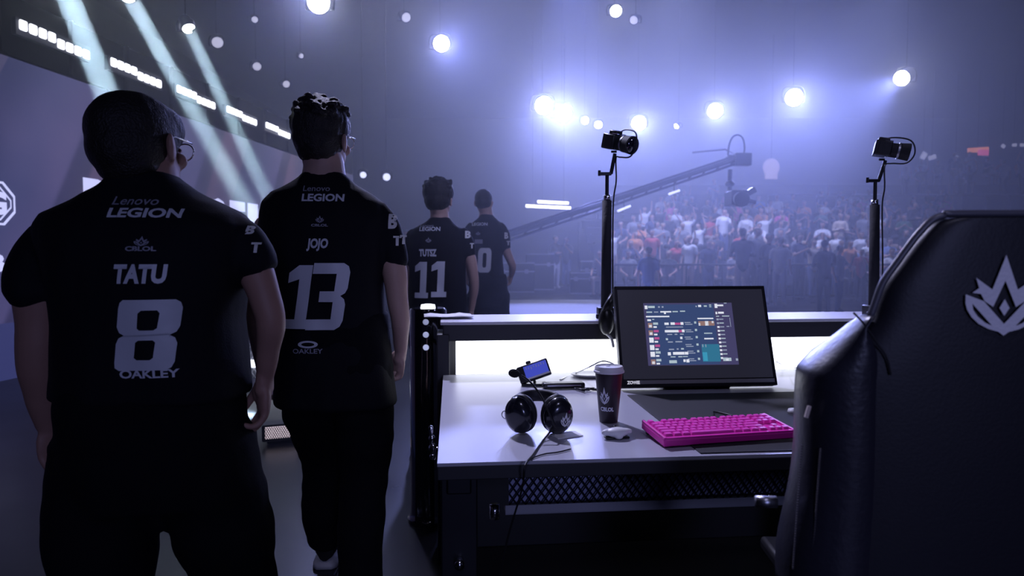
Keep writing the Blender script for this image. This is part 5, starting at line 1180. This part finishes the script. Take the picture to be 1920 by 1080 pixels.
desk_thing('cable', 1060, 708, 'thin grey cable arching from the desk to the monitor back', 'cable', b_cable([(1050, 712, 0), (1078, 700, 0), (1105, 688, 2.35), (1130, 677, 2.38), (1150, 682, 2.42)], 0.0026, M_alu))
desk_thing('cable', 1480, 690, 'thin pale cable on the glowing desk end right of the monitor', 'cable', b_cable([(1456, 678, 2.45), (1472, 686, 0), (1490, 690, 0), (1520, 688, 0)], 0.002, M_alu))
def b_puck(t):
    b = B(); lathe(b, [(0.02, 0), (0.022, 0.004), (0.020, 0.012), (0.005, 0.014)], seg=24); obj('body', b, M_white, t)
desk_thing('earphone_case', 1491, 775, 'tiny white round case half hidden behind the gaming chair', 'earphone case', b_puck)

# ------------------------------------------------------------------ gaming chair
CY = 0.98
co = P(1893, 479, CY); ch = empty('gaming_chair', (co.x, CY, 0), -0.06)
tag(ch, 'tall black leather gaming chair seen from behind with a silver crown emblem', 'chair')
M_lea = mat('black_leather', (0.011, 0.011, 0.018), 0.45, bump=(220, 0.035), spec=0.4)
M_lea2 = mat('smooth_black_leather', (0.022, 0.022, 0.034), 0.34, bump=(90, 0.08), spec=0.55)
def cz(py): return CAMZ + (479 - py) * CY / FPX
def cxh(px): return (1893 - px) * CY / FPX
prof = [(405, 1740), (412, 1722), (428, 1706), (452, 1688), (490, 1664), (530, 1640), (570, 1614), (592, 1598), (625, 1566), (660, 1532), (700, 1499), (720, 1492), (780, 1490), (860, 1490), (940, 1484), (1000, 1474), (1080, 1462), (1150, 1462)]
def cxd(px, dy): return (1893 - 960) / FPX * CY - (px - 960) / FPX * (CY + dy)
def outline(inset=0.0):
    return [(cxd(px, 0.015 + 0.075 * min(1, max(0, (py - 540) / 110))), cz(py)) for i, (py, px) in enumerate(prof)]
def slab(b, pts, yf, yb, edge=0.03, steps=5, bulge=0.0, nx=14):
    """cushion: mirrored outline rows, front and back skins meeting in a rounded edge"""
    rows = []
    for (hw, z) in pts:
        row = []
        ycen = (yf + yb) / 2; hy = (yb - yf) / 2
        m = nx * 2 + 2 * steps
        ring = []
        n_ = 44
        for k_ in range(n_):
            a = 2 * PI * k_ / n_; c, s = math.cos(a), math.sin(a); e = 0.22
            x = hw * math.copysign(abs(c) ** (0.30), c); y = ycen + hy * math.copysign(abs(s) ** 0.55, s)
            y += bulge * (x / 0.30) ** 2
            ring.append(b.verts.new((x, y, z)))
        rows.append(ring)
    for A_, B_ in zip(rows, rows[1:]):
        n_ = len(A_)
        for k_ in range(n_): b.faces.new((A_[k_], A_[(k_ + 1) % n_], B_[(k_ + 1) % n_], B_[k_]))
    b.faces.new(rows[0][::-1]); b.faces.new(rows[-1])
sm = smooth_path([Vector((h, 0, z)) for h, z in outline()], 3)
b = B(); topc = sm[0]
pre = [(topc.x * 0.80, topc.z + 0.004), (topc.x * 0.93, topc.z + 0.003)]
slab(b, [(q.x - 0.012, q.z - 0.004) for q in sm], -0.035, 0.025, bulge=0.03)
obj('backrest', b, M_lea, ch)
# side bolster shell, a wrap of smoother leather, lower half only
for sx in (-1, 1):
    b = B()
    rows = []
    low = [(h, z) for h, z in [(q.x, q.z) for q in sm] if z < cz(590)]
    for i, (h, z) in enumerate(low):
        py = 479 - (z - CAMZ) * FPX / CY
        ip = [(585, 1598), (606, 1618), (640, 1640), (668, 1658), (700, 1666), (1200, 1672)]
        pi_ = next((u0[1] + (u1[1] - u0[1]) * (py - u0[0]) / (u1[0] - u0[0]) for u0, u1 in zip(ip, ip[1:]) if u0[0] <= py <= u1[0]), 1598)
        inn = min(cxh(pi_), h - 0.004); ring = []; hy = 0.018 + 0.044 * min(1, i / 7)
        for k_ in range(24):
            a = 2 * PI * k_ / 24; xm = (h + inn) / 2; hw = (h - inn) / 2 + 0.003
            x = xm + hw * math.copysign(abs(math.cos(a)) ** 0.7, math.cos(a)); y = -0.0365 - 0.004 + hy + hy * math.copysign(abs(math.sin(a)) ** 0.8, math.sin(a)) + 0.03 * (x / 0.30) ** 2
            ring.append(b.verts.new((sx * x, y, z)))
        rows.append(ring)
    for A_, B_ in zip(rows, rows[1:]):
        for k_ in range(24): b.faces.new((A_[k_], A_[(k_ + 1) % 24], B_[(k_ + 1) % 24], B_[k_]))
    b.faces.new(rows[0][::-1]); b.faces.new(rows[-1])
    obj('side_bolster', b, M_lea2, ch)
# piping round the outline, seam and stitches
b = B()
for sx in (-1, 1):
    tube(b, [Vector((sx * (q.x - 0.006), -0.022 + 0.03 * (q.x / 0.30) ** 2, q.z)) for q in sm[::3] if q.z > cz(598)], 0.0055, 8, 3)
tube(b, [Vector((x, -0.022 + 0.03 * (x / 0.30) ** 2, topc.z + 0.002)) for x in (-topc.x + 0.006, -0.06, 0.0, 0.06, topc.x - 0.006)], 0.0055, 8, 4)
obj('piping', b, mat('grey_piping', (0.10, 0.10, 0.13), 0.35), ch)
def backy(x): return -0.0365 + 0.03 * (x / 0.30) ** 2
for sx in (-1, 1):
    b = B(); tube(b, [Vector((sx * cxh(px), backy(cxh(px)) - 0.002, cz(py))) for px, py in ((1600, 586), (1618, 606), (1640, 640), (1658, 668), (1666, 700))], 0.0014, 6, 5)
    obj('seam', b, M_matte, ch)
M_thread = mat('thread', (0.05, 0.045, 0.055), 0.7)
for sx in (-1, 1):
    for (xa, off) in ((1534, 0), (1508, 1)):
        b = B()
        for i in range(48):
            py = 850 + i * 5.2; x = cxd(xa - (py - 850) * 0.045, 0.03); box(b, (sx * x, 0.028 - 0.0625 * (0.97 if off == 0 else 0.75) + 0.03 * (x / 0.30) ** 2, cz(py)), (0.0022, 0.002, 0.003))
        obj('stitching', b, M_thread, ch, False)
g = emblem(); fit2d(g, -0.055, 0.055, cz(624), cz(478)); grid_cut(g, 0.02)
for v in g.verts: v.co = Vector((v.co.x * 0.95 - 0.030, backy(v.co.x - 0.03) - 0.003, v.co.y))
obj('crown_emblem', g, mat('silver_emblem', (0.85, 0.85, 0.95), 0.45, bump=(200, 0.1)), ch, False)
b = B(); x = cxh(1524); box(b, (-x, -0.037 + 0.03 * (x / 0.30) ** 2 - 0.004, cz(776)), (0.005, 0.004, 0.018), Matrix.Rotation(0.25, 3, 'Y')); obj('tag', b, mat('tag_cloth', (0.6, 0.5, 0.45), 0.7), ch, False)
# seat, arms, mechanism, base
b = B(); loft(b, [(0, 0.24, z, rx, 0.25, 3.5) for z, rx in ((0.40, 0.15), (0.42, 0.18), (0.46, 0.19), (0.50, 0.185), (0.53, 0.16))], 40); obj('seat_cushion', b, M_lea, ch)
b = B(); box(b, (0, 0.18, 0.37), (0.26, 0.30, 0.05)); cyl(b, (0, 0.22, 0.12), (0, 0.22, 0.36), 0.028, seg=16); obj('gas_lift', b, M_metalb, ch)
for sx in (-1, 1):
    b = B(); box(b, (sx * 0.205, 0.3, 0.56), (0.03, 0.06, 0.12)); box(b, (sx * 0.205, 0.26, 0.63), (0.06, 0.24, 0.03)); bevel(obj('armrest', b, M_black, ch, False), 0.01)
    b = B(); p = Vector((sx * cxh(1462), 0.03, cz(972))); cyl(b, p + Vector((sx * 0.012, 0, 0)), p + Vector((-sx * 0.02, 0, 0)), 0.009, seg=14); obj('recline_pivot', b, M_alu, ch)
for i in range(5):
    a = 2 * PI * i / 5 + 0.3; e = Vector((0.31 * math.cos(a), 0.22 + 0.31 * math.sin(a), 0.075)); b = B(); tube(b, [(0, 0.22, 0.11), e], [0.026, 0.018], 10, 0); lg = obj('base_leg', b, M_black, ch)
    b = B(); cyl(b, e + Vector((-0.02, 0, -0.045)), e + Vector((0.02, 0, -0.045)), 0.030, seg=18); cyl(b, e, e + Vector((0, 0, -0.045)), 0.008, seg=8); obj('castor', b, M_black, lg)

# ------------------------------------------------------------------ glossy light post at the desk's left
lp = empty('light_post', (P(802, 479, 3.05).x, 3.05, 0)); tag(lp, 'glossy black post with a column of round white spots left of the desk', 'light post')
b = B(); lathe(b, [(0.10, 0), (0.10, 0.02), (0.09, 0.03), (0.085, 0.05), (0.085, 0.98), (0.078, 0.99)], seg=36); auto_flat(obj('post', b, mat('gloss_black', (0.01, 0.01, 0.014), 0.12, coat=1.0), lp), 40)
def LPz(py): return CAMZ + (479 - py) * 2.97 / FPX
b = B(); lathe(b, [(0.05, 0.988), (0.045, 1.005), (0.02, 1.008)], seg=24); bmesh.ops.transform(b, matrix=Matrix.Diagonal((0.7, 0.7, 1, 1)), verts=b.verts); obj('top_lamp', b, mat('spot_cell', (1, 1, 1), 0.4, emit=(0.85, 0.9, 1.0), es=2.2), lp)
for i, (py, e_) in enumerate(((604, 0.35), (628, 0.5), (652, 0.7))):
    b = B(); ell(b, (0, -0.083, LPz(py)), (0.014, 0.006, 0.014), None, 16); obj('round_spot', b, mat('spot_dim_%s' % 'abc'[i], (1, 1, 1), 0.4, emit=(0.55, 0.6, 0.95), es=e_), lp)
# chrome glint hardware at the desk corner
hk = empty('chrome_bracket', D(-0.012, 0.22, -0.0), DY); tag(hk, 'shiny chrome bracket on the left edge of the desk', 'bracket')
b = B()
q = D(0.0, 0.22)
for (px, py, r) in ((812, 840, 0.012), (810, 822, 0.009), (808, 802, 0.006), (811, 856, 0.008)): 
    p = P(px, py, 1.74) - hk.location; p = DR.to_3x3().inverted() @ p; ell(b, p, (r, r * 0.8, r * 1.1), None, 14)
tube(b, [DR.to_3x3().inverted() @ (P(808, 800, 1.74) - hk.location), DR.to_3x3().inverted() @ (P(812, 860, 1.74) - hk.location), (0.008, 0.0, -0.03)], 0.005, 8, 3)
obj('bracket', b, M_chrome, hk)

# ------------------------------------------------------------------ second desk beyond the players, on the left
d2 = empty('desk', (P(392, 479, 6.2).x, 6.2, 0), 0.0); tag(d2, 'far black desk with a mesh front seen between the two front players', 'desk')
b = B(); box(b, (0.5, 0.35, 0.745), (1.05, 0.75, 0.03)); bevel(obj('desk_top', b, M_edge, d2, False), 0.004)
for x in (0.02, 0.98): b = B(); box(b, (x, 0.35, 0.365), (0.06, 0.65, 0.73)); bevel(obj('leg', b, M_metalb, d2, False), 0.004)
b = B(); diamond_panel(b, 0.05, 0.06, 0.9, 0.64, 0.06, 0.05, 0.06, 0.004); obj('mesh_panel', b, mat('pale_mesh', (0.5, 0.5, 0.55), 0.5, metal=0.4), d2, False)
b = B(); box(b, (0.5, 0.10, 0.38), (0.9, 0.01, 0.64)); obj('back_sheet', b, mat('grey_sheet', (0.2, 0.2, 0.24), 0.6), d2, False)
b = B(); box(b, (0.5, 0.03, CAMZ + (479 - 684) * 6.2 / FPX), (0.9, 0.03, 0.07)); obj('light_strip', b, mat('under_strip', (1, 1, 1), 0.4, emit=(0.8, 0.85, 1.0), es=2.0), d2, False)
k2 = empty('keyboard', (d2.location.x + 0.22, 6.24, 0.76), 0.0); tag(k2, 'pink keyboard on the far desk between the two front players', 'keyboard')
b = B(); box(b, (0.1, 0.08, 0.012), (0.36, 0.14, 0.022)); bevel(obj('case', b, M_pk, k2, False), 0.004)
b = B()
for i in range(14):
    for j in range(5): box(b, (-0.06 + i * 0.0245, 0.03 + j * 0.025, 0.026), (0.02, 0.02, 0.008))
obj('keys', b, M_key, k2, False)
m2 = empty('monitor', (d2.location.x + 0.60, 6.5, 0.76), 0.0); tag(m2, 'small monitor on the far desk, hidden mostly by the second player', 'monitor')
b = B(); box(b, (0, 0, 0.22), (0.5, 0.03, 0.3)); bevel(obj('housing', b, M_black, m2, False), 0.005)
b = B(); box(b, (0, 0.03, 0.005), (0.22, 0.16, 0.01)); cyl(b, (0, 0.03, 0), (0, 0.03, 0.15), 0.015, seg=10); obj('stand', b, M_black, m2)
# made-up box whose glow stands in for a piece of lit mesh
fl = empty('mesh_glow_box', (P(522, 479, 4.3).x, 4.3, 0), 0.35); tag(fl, 'low box with a glowing panel standing in for lit mesh behind the front player', 'mesh box')
b = B(); box(b, (0, 0.07, 0.075), (0.24, 0.14, 0.11)); box(b, (0, 0.07, 0.01), (0.18, 0.1, 0.02)); bevel(obj('housing', b, M_metalb, fl, False), 0.01)
b = B(); box(b, (0, -0.004, 0.08), (0.20, 0.008, 0.075)); obj('lit_panel', b, mat('warm_panel', (0.9, 0.8, 0.8), 0.4, emit=(0.8, 0.66, 0.75), es=0.9), fl, False)
b = B(); diamond_panel(b, -0.10, 0.043, 0.20, 0.075, -0.012, 0.014, 0.02, 0.0022); obj('grille', b, M_metalb, fl, False)
